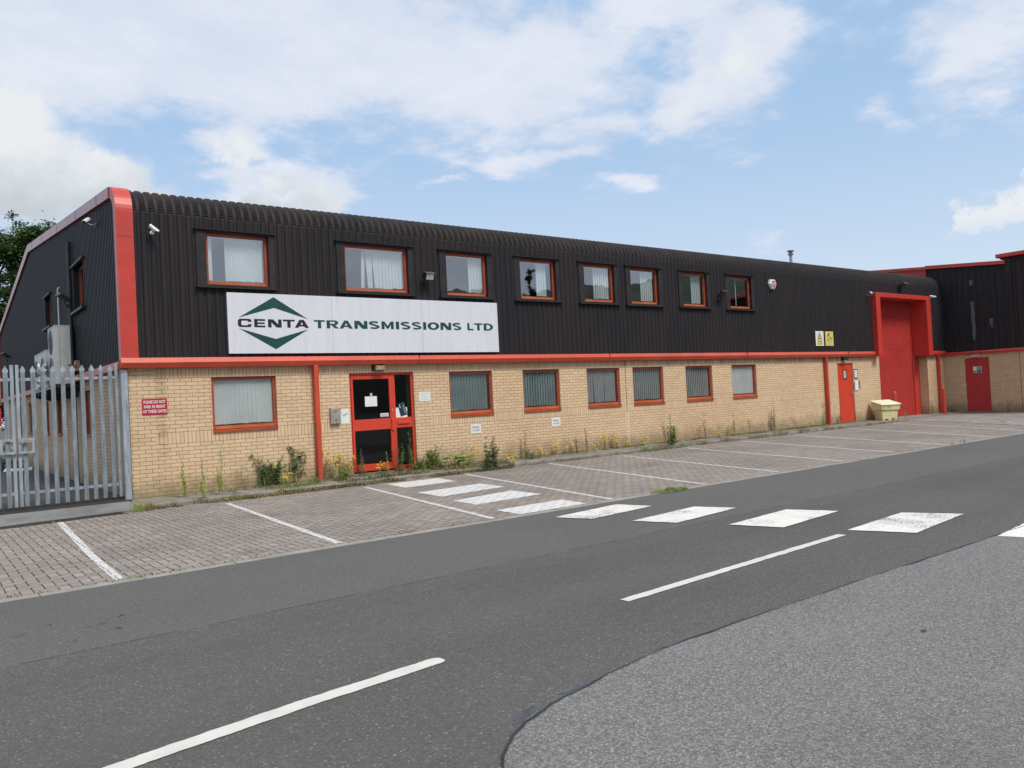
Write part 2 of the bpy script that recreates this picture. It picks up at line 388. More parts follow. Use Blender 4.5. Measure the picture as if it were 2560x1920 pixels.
# ------------------------------------------------------------------ measured dimensions
UW = [(7.45,8.72),(10.45,12.06),(13.12,14.34),(15.39,16.61),(17.64,18.81),(19.47,20.67),(21.76,22.91),(24.05,25.21)]
LW = [(7.46,8.79),(13.10,14.39),(15.37,16.63),(17.63,18.91),(19.44,20.75),(21.77,23.04),(24.04,25.35)]
UZ0, UZ1, LZ0, LZ1 = 4.166, 5.211, 1.19, 2.30
X0, X1 = 5.94, 38.9
DOOR = (10.46, 12.11, .11, 2.32)
DOOR2 = (30.34, 31.43, .03, 2.27)
DOCK = (33.4, 37.4)
RAD = .46; ZE = 5.46; SL = radians(5.3)

bld = thing('industrial_building', 'long two-storey unit of buff brick and black corrugated cladding with red trim', 'building', (X0, 0, 0))

# --- front brick wall with openings
def wall_grid(mb, holes, xb, zb, soldiers, y, depth, stretch_x=()):
    xs = sorted(set(xb + [v for h in holes for v in h[:2]])); zs = sorted(set(zb + [v for h in holes for v in h[2:4]] + [v for s in soldiers for v in s]))
    for i in range(len(xs)-1):
        for j in range(len(zs)-1):
            cx, cz = (xs[i]+xs[i+1])/2, (zs[j]+zs[j+1])/2
            if any(h[0] < cx < h[1] and h[2] < cz < h[3] for h in holes): continue
            sol = any(a < cz < b for a, b in soldiers) and not any(a < cx < b for a, b in stretch_x)
            mb.poly([(xs[i],y,zs[j]),(xs[i+1],y,zs[j]),(xs[i+1],y,zs[j+1]),(xs[i],y,zs[j+1])], 1 if sol else 0)
    for h in holes:
        a, b, c, d = h[:4]
        mb.poly([(a,y,c),(a,y,d),(a,y+depth,d),(a,y+depth,c)]); mb.poly([(b,y,c),(b,y+depth,c),(b,y+depth,d),(b,y,d)])
        if len(h) < 5: mb.poly([(a,y,d),(b,y,d),(b,y+depth,d),(a,y+depth,d)])
        mb.poly([(a,y,c),(a,y+depth,c),(b,y+depth,c),(b,y,c)])
mb = MB()
holes = [(a,b,LZ0,LZ1) for a,b in LW] + [(DOOR[0],DOOR[1],-.2,DOOR[3]), (DOOR2[0],DOOR2[1],-.2,DOOR2[3]), (DOCK[0],DOCK[1],-.2,2.58,1)]
sx = [(X0,6.39),(9.98,10.46),(12.11,12.56)]
wall_grid(mb, holes, [X0,X1]+[v for s in sx for v in s], [-.15,2.58], [(1.025,1.25)], 0, .36, sx)
# upper soldier course runs over everything
mb.m = [1 if (len(f) == 4 and all(abs(mb.v[i][1]) < 1e-6 for i in f) and sum(mb.v[i][2] for i in f)/4 > 2.3 and sum(mb.v[i][0] for i in f)/4 > 6.39) else k for f, k in zip(mb.f, mb.m)]
mb.build('brick_wall', [M['brick'], M['soldier']], bld)
# thin dark movement joint, chalked corner marks, tape residue
mb = MB(); mb.box(19.135,19.150,-.003,0,1.02,2.52); mb.build('movement_joint', M['joint'], bld)
mb = MB()
for (a, b, c, d) in [(8.84,2.20,9.40,2.213),(8.835,1.97,8.845,2.19),(9.405,1.95,9.413,2.19)]:
    mb.box(a, c, -.002, 0, b, d)
mb.extrude([(8.95,-.002,1.975),(9.385,-.002,2.185),(9.385,-.002,2.195),(8.95,-.002,1.985)], (0,.002,0))
mb.build('old_sign_outline', plain('adhesive_residue', (.60,.50,.38), .8, var=.25, scale=20), bld)

# --- gable brick wall
GW = [(3.62,5.0),(8.2,9.4),(10.7,11.9),(14.6,15.8),(18.0,19.2)]
mb = MB()
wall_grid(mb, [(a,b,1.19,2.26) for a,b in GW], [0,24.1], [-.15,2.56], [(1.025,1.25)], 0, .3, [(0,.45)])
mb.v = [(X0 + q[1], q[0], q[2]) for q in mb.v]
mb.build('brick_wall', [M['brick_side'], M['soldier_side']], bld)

# --- front cladding: ribbed sheets, crimp-curved over the eaves
def path(off):
    pts = []
    for z in (2.66, 3.2, 4.11, 4.69, 4.83, 5.28, ZE): pts.append((-off, z))
    n = 32; A = pi/2 - SL
    for k in range(1, n+1):
        a = A*k/n
        pts.append((RAD - (RAD+off)*cos(a), ZE + (RAD+off)*sin(a)))
    return pts
NV = 7; NA = 32
cut = [(a-.04, b+.04, 4.11, 5.28) for a, b in UW] + [(33.0, 37.1, 2.0, 4.83)]
mb = MB(); cols = []; x = 6.10; k = 0
prof = [(0,.086),(.070,.086),(.097,.061),(.140,.061)]
while x < X1 - .02:
    for dx, off in prof:
        if x + dx < X1: cols.append((x+dx, off, dx < .08))
    x += .167
base = []
for (cx, off, crest) in cols:
    pts = path(off)
    if crest:
        for i in range(NV+1, NV+NA-2):
            a = (pi/2-SL)*(i-NV+1)/NA
            d = -.016 if (i % 2 == 0) else .002
            pts[i] = (pts[i][0] - d*cos(a), pts[i][1] + d*sin(a))
    base.append(len(mb.v)); mb.v += [(cx, py, pz) for py, pz in pts]
for c in range(len(cols)-1):
    for i in range(NV+NA-1):
        cx = (cols[c][0]+cols[c+1][0])/2; cz = (mb.v[base[c]+i][2]+mb.v[base[c]+i+1][2])/2
        if any(h[0] < cx < h[1] and h[2] < cz < h[3] for h in cut): continue
        mb.f.append((base[c]+i, base[c+1]+i, base[c+1]+i+1, base[c]+i+1)); mb.m.append(0)
rr = random.Random(3)
for zz in (2.95, 3.9):
    x = 6.136
    while x < X1-.3:
        if rr.random() < .8 and not (33 < x < 37.4): mb.box(x-.008, x+.008, -.094, -.0855, zz-.008, zz+.008, 1)
        x += .334
mb.build('wall_cladding', [M['clad'], M['dark_metal']], bld)

# --- roof sheets, ridge and far slope
def zroof(y):
    if y < .5: return ZE + RAD
    if y < 13: return 5.98 + (y-.5)*math.tan(SL)
    return 5.98 + 12.5*math.tan(SL) - (y-13)*.157
mb = MB()
A = pi/2-SL; p0 = (RAD - (RAD+.052)*cos(A), ZE + (RAD+.052)*sin(A))
mb.poly([(6.0,p0[0],p0[1]),(X1,p0[0],p0[1]),(X1,13,zroof(13)+.02),(6.0,13,zroof(13)+.02)])
mb.poly([(6.0,13,zroof(13)+.02),(X1,13,zroof(13)+.02),(X1,24.1,5.42),(6.0,24.1,5.42)])
mb.poly([(6.0,24.1,5.42),(X1,24.1,5.42),(X1,24.1,-.1),(6.0,24.1,-.1)])
mb.build('roof', M['roof'], bld)

# --- gable cladding
mb = MB(); y = .05; cols = []
gpr = [(0,0),(.07,0),(.085,.032),(.135,.032)]
while y < 24.0:
    for dy, off in gpr: cols.append((y+dy, off))
    y += .15
gcut = [(3.62,5.05,4.10,5.24), (8.78,10.02,4.2,5.15), (7.34,7.70,4.0,5.05)]
def ztop(y): return (ZE + math.sqrt(max(0, (RAD)**2-(RAD-y)**2)) if y < RAD else zroof(y)) - .12
zs = [2.62, 4.0, 4.10, 4.2, 5.05, 5.15, 5.24]
for (ya, oa), (yb, ob) in zip(cols[:-1], cols[1:]):
    zt = [z for z in zs if z < min(ztop(ya), ztop(yb)) - .01]
    for j in range(len(zt)):
        za0 = zb0 = zt[j]
        if j+1 < len(zt): za1 = zb1 = zt[j+1]
        else: za1, zb1 = ztop(ya), ztop(yb)
        cy, cz = (ya+yb)/2, (za0+za1)/2
        if any(h[0] < cy < h[1] and h[2] < cz < h[3] for h in gcut): continue
        mb.poly([(5.86+oa, ya, za0), (5.86+oa, ya, za1), (5.86+ob, yb, zb1), (5.86+ob, yb, zb0)])
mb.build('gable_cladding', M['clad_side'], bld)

# --- red corner trim (front) and verge trim up the gable
def outline(off, full=True):
    pts = [(-off, 2.66), (-off, ZE)]
    for k in range(1, 13):
        a = (pi/2-SL)*k/12; pts.append((RAD-(RAD+off)*cos(a), ZE+(RAD+off)*sin(a)))
    return pts
def sweep(mb, outer, inner, xa, xb):
    n = len(outer); o = len(mb.v)
    for (yo, zo), (yi, zi) in zip(outer, inner):
        mb.v += [(xa,yo,zo),(xb,yo,zo),(xb,yi,zi),(xa,yi,zi)]
    for i in range(n-1):
        for k in range(4):
            mb.f.append((o+4*i+k, o+4*i+(k+1)%4, o+4*i+4+(k+1)%4, o+4*i+4+k)); mb.m.append(0)
    for q in (0, n-1):
        mb.f.append(tuple(o+4*q+k for k in range(4))); mb.m.append(0)
mb = MB(); sweep(mb, outline(.112), outline(-.10), 5.815, 6.115); mb.box(5.812, 6.118, -.1135, -.09, 4.985, 4.992, 1); mb.build('corner_trim', [M['red'], M['dark_metal']], bld)
oa = outline(.112)[-1]; ia = outline(-.10)[-1]
mb = MB()
og = [(oa[0]+.002, oa[1]), (13.02, 7.24), (24.25, 5.50), (24.25, 2.4)]; ig = [(ia[0]+.002, ia[1]), (12.98, 7.0), (24.02, 5.30), (24.02, 2.4)]
sweep(mb, og, ig, 5.80, 6.12)
for yy in (1.6, 4.1, 6.9, 9.6, 11.9):
    zz = oa[1] + (yy-oa[0])/(13.02-oa[0])*(7.24-oa[1]); mb.box(5.797, 5.80, yy-.012, yy+.012, zz-.20, zz-.005, 1)
mb.build('verge_trim', [M['sheen_red'], M['dark_metal']], bld)

# --- fascia band between brick and cladding
def fascia(mb, xa, xb, y=0):
    prof = [(-.02,2.705),(-.125,2.695),(-.185,2.60),(-.14,2.505),(-.02,2.505)]
    mb.extrude([(xa, y+a, z) for a, z in prof], (xb-xa,0,0))
mb = MB(); fascia(mb, 5.80, 33.19)
for q in (12.2, 18.4, 24.7, 30.9): mb.box(q, q+.006, -.187, -.1, 2.52, 2.69, 1)
mb.build('fascia_band', [M['orange_red'], M['sheen_red']], bld)
mb = MB(); fascia(mb, 37.37, X1-.01); mb.build('fascia_band', M['red'], bld)
mb = MB(); mb.box(5.78, 5.925, -.02, 24.0, 2.50, 2.64); mb.build('fascia_band', M['red'], bld)

# --- windows
def blind(win, x0, x1, z0, z1, y, ranges, ang, mat, pitch=.086, skew=None):
    mb = MB(); w = .089 if ang < 30 else .082
    x = x0; i = 0
    while x < x1 - .02:
        u = (x + w/2 - x0)/(x1-x0)
        if any(a <= u <= b for a, b in ranges):
            a = radians(ang + random.uniform(-2, 2)); c, s_ = cos(a)*w/2, sin(a)*w/2; xm = x + w/2
            dz = random.uniform(0, .015); dx = 0
            if skew and i in skew: dx = skew[i]
            pts = [(xm-c+dx, y-s_, z0+.03+dz), (xm+c+dx, y+s_, z0+.03+dz), (xm+c, y+s_, z1), (xm-c, y-s_, z1)]
            mb.poly(pts)
        x += pitch; i += 1
    mb.box(x0, x1, y-.02, y+.02, z1, z1+.03)
    return mb.build('blind', mat, win)
def window(x0, x1, z0, z1, yf, parent, rail=True, glass='glass', sill=True, w=.058):
    mb = MB(); zb = z0 + (.06 if sill else 0)
    mb.box(x0, x0+w, yf, yf+.07, zb, z1, 0); mb.box(x1-w, x1, yf, yf+.07, zb, z1, 0)
    mb.box(x0+w, x1-w, yf, yf+.07, z1-w, z1, 0); mb.box(x0+w, x1-w, yf-.004, yf+.066, zb, zb+.062, 1)
    mb.box(x0+w, x1-w, yf+.012, yf+.05, zb+.062, zb+.072, 0)
    win = mb.build('window', [M['frame'], M['frame_low']], parent)
    p = MB(); p.poly([(x0+w-.005, yf+.032, zb+.06),(x1-w+.005, yf+.032, zb+.06),(x1-w+.005, yf+.032, z1-w+.005),(x0+w-.005, yf+.032, z1-w+.005)])
    p.build('pane', M[glass], win)
    if sill:
        s_ = MB()
        s_.extrude([(x0+.001, yf+.06, z0+.058),(x0+.001, yf-.085, z0+.040),(x0+.001, yf-.085, z0+.002),(x0+.001, yf+.06, z0+.002)], (x1-x0-.002,0,0)); s_.build('sill', M['frame'], win)
    return win
ub = [([(0,.09),(.27,1)],5,None), ([(.27,1)],7,{4:-.05,5:-.04,6:.05,8:.05}), ([(.62,1)],6,None), ([(.58,.88)],6,None),
      ([(.40,.98)],10,None), ([(.48,.95)],10,None), ([(.48,.92)],10,None), ([(.40,.47)],20,None)]
for (a, b), (rg, an, sk) in zip(UW, ub):
    w = window(a, b, UZ0-.002, UZ1, 0.0, bld, sill=False)
    blind(w, a+.07, b-.07, UZ0+.07, UZ1-.075, .095, rg, an, M['blind'], skew=sk)
    f = MB()
    f.box(a-.195, a-.002, -.094, .03, 4.121, 5.246); f.box(b+.002, b+.125, -.094, .03, 4.121, 5.246)
    f.box(a-.002, b+.002, -.094, .03, 5.213, 5.246); f.box(a-.002, b+.002, -.094, .03, 4.121, 4.162)
    f.extrude([(a-.23,-.02,5.286),(a-.23,-.15,5.262),(a-.23,-.15,5.248),(a-.23,-.02,5.248)], (b-a+.39,0,0))
    f.extrude([(a-.23,-.02,4.119),(a-.23,-.165,4.112),(a-.23,-.165,4.085),(a-.23,-.02,4.085)], (b-a+.39,0,0))
    f.build('window_surround', M['flash'], w)
lb = [([(0,1)],3,'blind_pale'), ([(0,.42),(.44,1)],9,'blind_dim'), ([(0,1)],13,'blind_dim'), ([(0,1)],5,'blind_warm'), ([(0,1)],10,'blind_warm'), ([(0,1)],11,'blind_warm'), ([(.1,1)],5,'blind_pale')]
for k, ((a, b), (rg, an, bm)) in enumerate(zip(LW, lb)):
    w = window(a, b, LZ0, LZ1, .05, bld, glass='glass_low')
    blind(w, a+.07, b-.07, LZ0+.12, LZ1-.075, .115, rg, an, M[bm], skew={3:.03, 7:-.02} if k == 3 else None)
# gable windows (seen edge-on)
def side_window(y0, y1, z0, z1, xf, sur):
    mb = MB(); w = .06
    mb.box(xf, xf+.06, y0, y0+w, z0, z1); mb.box(xf, xf+.06, y1-w, y1, z0, z1)
    mb.box(xf, xf+.06, y0+w, y1-w, z1-w, z1); mb.box(xf, xf+.06, y0+w, y1-w, z0, z0+w)
    win = mb.build('window', M['frame'], bld)
    p = MB(); p.poly([(xf+.03,y0+w,z0+w),(xf+.03,y1-w,z0+w),(xf+.03,y1-w,z1-w),(xf+.03,y0+w,z1-w)]); p.build('pane', M['glass_low'], win)
    s_ = MB()
    if sur:
        s_.box(5.80, 5.89, y0-.12, y1+.12, z1+.0, z1+.05); s_.box(5.77, 5.89, y0-.12, y1+.12, z0-.06, z0-.0)
        s_.box(5.85, xf, y0-.04, y0, z0, z1); s_.box(5.85, xf, y1, y1+.04, z0, z1); s_.build('window_surround', M['flash'], win)
    else:
        s_.box(5.89, xf, y0+.002, y1-.002, z0+.001, z0+.05); s_.build('sill', M['frame'], win)
for a, b in GW: side_window(a, b, 1.19, 2.26, X0+.06, False)
side_window(3.66, 5.01, 4.14, 5.2, 5.97, True); side_window(8.82, 9.98, 4.24, 5.11, 5.97, True)
mb = MB(); mb.box(5.95, 5.97, 7.3, 7.75, 3.98, 5.07); mb.build('wall_recess', M['flash'], bld)

# --- interior shell so the rooms behind the glass are rooms
mb = MB()
mb.box(6.2, 33.2, .4, 3.6, 2.60, 2.66); mb.box(6.2, 33.2, 3.6, 3.7, -.05, 5.9); mb.box(6.2, 33.2, .4, 3.6, -.1, .0)
for q in (9.5, 12.6, 17.1, 19.1, 23.5, 27.5): mb.box(q, q+.08, .4, 3.6, 0, 2.6); mb.box(q, q+.08, .4, 3.6, 2.66, 5.8)
mb.build('interior_wall', M['inside'], bld)

# --- down pipes
for a in (9.585, 29.40, 38.18):
    mb = MB(); mb.box(a, a+.105, -.142, -.012, .0 if a < 38 else .02, 2.515)
    p = mb.build('downpipe', M['red'] if a > 38 else M['orange_red'], bld, bevel=.012)

# --- entrance door set
yd = .06
mb = MB(); D = DOOR
mb.box(D[0], D[0]+.052, yd, yd+.09, .06, D[3]); mb.box(D[1]-.055, D[1], yd, yd+.09, .06, D[3]); mb.box(11.575, 11.635, yd, yd+.09, .06, D[3]-.056)
mb.box(D[0]+.052, D[1]-.055, yd, yd+.09, D[3]-.056, D[3]); mb.box(11.635, D[1]-.055, yd+.01, yd+.08, .06, .16)
mb.box(11.635, D[1]-.055, yd+.01, yd+.08, 1.03, 1.265)
ed = mb.build('entrance_door', M['door'], bld, bevel=.006)
mb = MB(); mb.box(D[0], D[1], -.05, yd+.12, .0, .06); mb.build('threshold', M['kerb'], ed)
mb = MB(); a, b = D[0]+.056, 11.571
mb.box(a, a+.055, yd-.012, yd+.04, .10, 2.255); mb.box(b-.095, b, yd-.012, yd+.04, .10, 2.255)
mb.box(a+.055, b-.095, yd-.012, yd+.04, 2.175, 2.255); mb.box(a+.055, b-.095, yd-.012, yd+.04, 1.015, 1.265); mb.box(a+.055, b-.095, yd-.012, yd+.04, .10, .25)
dl = mb.build('door_leaf', M['door'], ed, bevel=.006)
mb = MB(); mb.box(b-.075, b-.01, yd-.045, yd-.013, .98, 1.265); mb.build('pull_handle', M['door'], ed, bevel=.008)
mb = MB(); mb.box(b-.05, b-.02, yd-.022, yd-.012, 1.41, 1.49); mb.build('lock_plate', M['steel'], ed)
mb = MB()
for (p0, p1, q0, q1) in [(a+.05,b-.09,1.26,2.18),(a+.05,b-.09,.245,1.02),(11.63,D[1]-.05,1.26,D[3]-.05),(11.63,D[1]-.05,.155,1.035)]:
    mb.poly([(p0,yd+.03,q0),(p1,yd+.03,q0),(p1,yd+.03,q1),(p0,yd+.03,q1)])
mb.build('glass_pane', M['glass_door'], ed)
mb = MB(); mb.box(11.67, 11.985, yd-.02, yd+.008, 1.115, 1.165); mb.build('letter_flap', M['door'], ed, bevel=.006)

# --- red personnel door
mb = MB(); D = DOOR2; yd2 = .05
mb.box(D[0], D[0]+.05, yd2, yd2+.1, 0, D[3]); mb.box(D[1]-.05, D[1], yd2, yd2+.1, 0, D[3]-.0); mb.box(D[0]+.05, D[1]-.05, yd2, yd2+.1, D[3]-.05, D[3])
rd = mb.build('personnel_door', M['door'], bld)
mb = MB(); mb.box(D[0]+.055, D[1]-.055, yd2-.01, yd2+.05, .03, D[3]-.055); mb.build('door_leaf', M['door'], rd, bevel=.005)
mb = MB(); mb.ring(30.76, 31.02, 1.66, 2.03, .035, yd2-.02, yd2-.011); mb.build('vision_panel_frame', M['black'], rd)
mb = MB(); mb.box(30.795, 30.985, yd2-.016, yd2-.0105, 1.695, 1.995); mb.build('vision_panel', M['lamp'], rd)
mb = MB(); mb.box(31.25, 31.34, yd2-.03, yd2-.011, 1.08, 1.20); mb.tube([(31.29,yd2-.03,1.15),(31.29,yd2-.075,1.15),(31.20,yd2-.08,1.15)], .012, 8); mb.build('door_handle', M['steel'], rd)

# --- loading door in its red surround
mb = MB()
mb.box(32.88, 33.20, -.30, .355, 2.50, 4.83); mb.box(37.0, 37.36, -.30, .398, 2.502, 4.83); mb.box(32.88, 37.36, -.30, .355, 4.832, 5.01)
mb.box(36.93, 37.39, .36, .45, -.05, 2.50); mb.box(33.2, 33.4, .02, .355, 2.51, 4.83)
ds = mb.build('loading_door_surround', M['red'], bld, bevel=.012)
mb = MB(); n = 7; h = 4.9/n
for i in range(n): mb.box(33.2, 36.925 if i < 3 else 37.2, .40, .45, i*h+.012, (i+1)*h-.008)
for i in range(1, n): mb.box(33.2, 36.925 if i < 4 else 37.2, .405, .45, i*h-.008, i*h+.012)
mb.build('loading_door', M['dock'], bld)

# --- flue
mb = MB(); mb.tube([(37.0,6.0,6.3),(37.0,6.0,7.93)], .072, 12); fl = mb.build('flue_pipe', M['galv'], bld, smooth=False)
mb = MB(); mb.tube([(37,6,7.86),(37,6,7.90)], .14, 14); mb.tube([(37,6,7.91),(37,6,8.02)], .10, 14); mb.tube([(37,6,8.03),(37,6,8.07)], .17, 14); mb.build('cowl', M['grey_metal'], fl)

# --- black rainwater pipe, white pipe and plant shelf on the gable
mb = MB(); mb.tube([(5.80,5.22,5.88),(5.80,5.22,.1)], .045, 10); mb.build('rainwater_pipe', M['dark_metal'], bld)
mb = MB(); mb.tube([(5.82,7.25,4.0),(5.82,7.25,5.02),(5.86,7.25,5.07)], .02, 8); mb.build('white_pipe', M['cam_white'], bld)
mb = MB(); mb.box(5.38, 5.88, 4.95, 9.3, 2.36, 2.42)
for yy in (5.1, 6.4, 7.9, 9.1): mb.box(5.36, 5.90, yy, yy+.06, 2.26, 2.36); mb.extrude([(5.40,yy,2.26),(5.88,yy,2.26),(5.88,yy,2.12)], (0,.05,0))
mb.build('plant_shelf', M['dark_metal'], bld)
mb = MB(); mb.tube([(5.9,7.35,2.26),(5.9,7.35,.2)], .02, 8); mb.build('copper_pipe', plain('copper_pipe', (.36,.22,.12), .5), bld)

# ------------------------------------------------------------------ neighbour unit at right angles
UX = X1
unit = thing('warehouse_unit', 'neighbouring black clad unit with crimson door and stepped red roof edge, at the right', 'building', (UX, -1.5, 0))
mb = MB()
wall_grid(mb, [(-1.84, -.87, -.2, 2.31)], [-14, 13], [-.15, 2.60], [(1.025,1.25)], 0, .2, [(-2.4, .3)])
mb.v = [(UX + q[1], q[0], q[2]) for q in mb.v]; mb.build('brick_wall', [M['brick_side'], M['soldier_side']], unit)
mb = MB(); mb.box(UX-.004, UX, -3.01, -2.995, 0, 2.47); mb.build('movement_joint', M['joint'], unit)
mb = MB(); y = -14; cols = []
while y < 12.9:
    for dy, off in [(0,0),(.20,0),(.21,.018),(.245,.018)]: cols.append((y+dy, off))
    y += .255
def ut(y): return 6.15 + (y+2.69)*.089 if y > -2.75 else 6.40
for (ya, oa_), (yb, ob_) in zip(cols[:-1], cols[1:]):
    mb.poly([(UX-.05+oa_, ya, 2.6), (UX-.05+oa_, ya, ut(ya)), (UX-.05+ob_, yb, ut(yb)), (UX-.05+ob_, yb, 2.6)])
for (yy, z0, z1, w) in [(-.78,4.2,5.62,.05),(-1.02,4.9,5.65,.06),(-1.05,4.2,4.85,.03),(-1.75,3.9,5.3,.05),(-1.34,2.62,3.0,.05),(-.5,3.6,5.2,.03)]:
    mb.extrude([(UX-.0535,yy,z0),(UX-.0535,yy-w,z0+.05),(UX-.0535,yy-w*.8,z1),(UX-.0535,yy-.01,z1-.04)], (.003,0,0), 1)
mb.build('wall_cladding', [M['clad_unit'], plain('rust_streak', (.040,.024,.018), .8, var=.5, scale=5)], unit)
mb = MB(); mb.box(UX-.09, UX-.045, -2.92, -2.72, 2.6, 6.3); mb.build('cover_strip', M['clad'], unit)
mb = MB()
pr = [(UX-.02,2.60),(UX-.10,2.60),(UX-.13,2.55),(UX-.10,2.47),(UX-.02,2.47)]
mb.extrude([(a,-14,z) for a, z in pr], (0,13.98,0)); mb.build('fascia_band', M['red'], unit)
mb = MB()
mb.extrude([(UX-.15,-2.72,6.09),(UX-.15,.50,6.375),(UX-.15,.50,6.525),(UX-.15,-2.72,6.235)], (.5,0,0))
mb.extrude([(UX-.13,.502,6.36),(UX-.13,13,7.47),(UX-.13,13,7.60),(UX-.13,.502,6.49)], (.5,0,0)); mb.build('verge_trim', M['red'], unit)
mb = MB(); mb.extrude([(UX-.075,.50,5.9),(UX-.075,13,6.9),(UX-.075,13,7.468),(UX-.075,.50,6.358)], (.02,0,0)); mb.build('verge_panel', M['crimson'], unit)
mb = MB(); mb.box(UX-.22, UX+.4, -14, -2.40, 6.36, 6.525); mb.build('parapet_trim', M['red'], unit, bevel=.03)
mb = MB(); mb.box(UX+.0, UX+30, -14, -2.5, 6.3, 6.35); mb.poly([(UX,-2.6,6.15),(UX+30,-2.6,6.15),(UX+30,13,7.5),(UX,13,7.5)]); mb.build('roof', M['roof'], unit)
patches = [[(-1.27,5.62),(-1.33,5.64),(-1.41,5.60),(-1.405,5.48),(-1.38,5.41),(-1.31,5.39),(-1.26,5.43)],
           [(-1.255,4.70),(-1.33,4.71),(-1.41,4.69),(-1.40,4.45),(-1.425,4.2),(-1.405,3.9),(-1.43,3.55),(-1.405,3.3),(-1.37,3.06),(-1.30,3.05),(-1.275,3.35),(-1.285,3.7),(-1.26,4.1),(-1.28,4.35)],
           [(-1.98,3.90),(-2.06,3.91),(-2.12,3.89),(-2.105,3.68),(-2.11,3.48),(-2.08,3.58),(-2.05,3.49),(-2.02,3.60),(-1.985,3.68)]]
for pt in patches:
    mb = MB(); mb.extrude([(UX-.056, y, z) for y, z in pt], (.005,0,0)); tag(mb.build('bare_patch', plain('primer_patch', (.085,.095,.115), .6, var=.15), unit))
mb = MB(); mb.box(UX+.02, UX+.1, -1.84, -.87, -.05, 2.31); cd = mb.build('fire_door', M['crimson'], unit)
for zz in (.4, 1.1, 1.95): mb = MB(); mb.box(UX+.008, UX+.02, -.89, -.872, zz, zz+.1); mb.build('hinge', M['steel'], cd)
mb = MB(); mb.box(UX-.02, UX+.02, -1.9, -.85, -.06, .02); mb.build('threshold', M['apron'], cd)
mb = MB(); mb.box(UX-.14, UX-.002, -1.52, -1.16, 2.345, 2.44); lb_ = tag(mb.build('wall_light', M['lamp'], bevel=.02), 'pale bulkhead lamp above the crimson door', 'light')
sg = thing('safety_sign', 'small white, green and blue safety sign on the crimson door', 'sign', (UX, -1.36, 1.8))
mb = MB(); mb.box(UX+.012, UX+.0195, -1.53, -1.19, 1.67, 1.93); mb.build('sign_plate', M['sign_white'], sg)
mb = MB(); mb.box(UX+.009, UX+.0119, -1.52, -1.33, 1.81, 1.915); mb.build('green_panel', M['sign_green'], sg)
mb = MB(); mb.box(UX+.009, UX+.0119, -1.52, -1.32, 1.745, 1.795); mb.box(UX+.009, UX+.0119, -1.52, -1.32, 1.68, 1.735); mb.tube([(UX+.009,-1.25,1.725),(UX+.0119,-1.25,1.725)], .04, 14); mb.build('blue_panel', M['sign_blue'], sg)

# ------------------------------------------------------------------ company board
sb = thing('company_sign', 'long white company board with green chevron logo and lettering on the black cladding', 'sign', (11.17, -.1, 3.385))
YS = -.135
mb = MB(); z0, z1 = 2.765, 4.005
for a, b in [(7.80,10.058),(10.062,12.335),(12.340,14.555)]: mb.box(a, b, YS, -.09, z0, z1)
mb.build('sign_panel', M['white'], sb)
YL = YS - .0025
for pts in ([(8.765,3.94),(8.02,3.50),(8.765,3.715),(9.50,3.495)], [(8.775,2.85),(9.505,3.275),(8.775,3.065),(8.02,3.277)]):
    mb = MB(); mb.extrude([(a,YL,z) for a, z in pts], (0,.0025,0)); mb.build('logo_chevron', M['green'], sb)
# CENTA drawn letter by letter: wide squared capitals
def stroke(mb, polys, x0, x1, z0=3.305, z1=3.475):
    for p in polys: mb.extrude([(x0+u*(x1-x0), YL, z0+v*(z1-z0)) for u, v in p], (0,.0025,0))
mb = MB(); e = .27
def arc(cx, cy, rx, ry, a0, a1, n=6): return [(cx+rx*cos(radians(a0+(a1-a0)*i/n)), cy+ry*sin(radians(a0+(a1-a0)*i/n))) for i in range(n+1)]
outer = [(1,.64),(1,.74)] + arc(.82,.76,.18,.24,0,90) + arc(.22,.70,.22,.30,90,180) + arc(.22,.30,.22,.30,180,270) + arc(.82,.24,.18,.24,270,360) + [(1,.36)]
inner = [(.74,.36)] + arc(.68,.30,.06,.08,0,-90,3) + arc(.34,.34,.09,.12,270,180,4) + arc(.34,.66,.09,.12,180,90,4) + arc(.68,.70,.06,.08,90,0,3) + [(.74,.64)]
n_ = len(outer); q_ = len(inner)
pairs = [outer[round(i*(n_-1)/23)] for i in range(24)]; pin = [inner[::-1][round(i*(q_-1)/23)] for i in range(24)]
for i in range(23): stroke(mb, [[pairs[i], pairs[i+1], pin[i+1], pin[i]]], 8.00, 8.28)
stroke(mb, [[(0,0),(.30,0),(.30,1),(0,1)],[(.30,.78),(1,.78),(1,1),(.30,1)],[(.30,.40),(.95,.40),(.95,.60),(.30,.60)],[(.30,0),(1,0),(1,.22),(.30,.22)]], 8.335, 8.565)
stroke(mb, [[(0,0),(.25,0),(.25,1),(0,1)],[(.75,0),(1,0),(1,1),(.75,1)],[(.25,1),(.25,.62),(.62,0),(.75,0),(.75,.38),(.38,1)]], 8.625, 8.915)
stroke(mb, [[(0,.78),(1,.78),(1,1),(0,1)],[(.36,0),(.64,0),(.64,.78),(.36,.78)]], 8.945, 9.205)
stroke(mb, [[(0,0),(.25,0),(.33,.18),(.67,.18),(.75,0),(1,0),(.66,1),(.34,1)]], 9.20, 9.515)
mb.build('lettering', M['black'], sb)
mb = MB(); stroke(mb, [[(.42,.38),(.58,.38),(.5,.72)]], 9.20, 9.515); mb.v = [(a, b-.002, c) for a, b, c in mb.v]; mb.build('letter_counter', M['white'], sb)
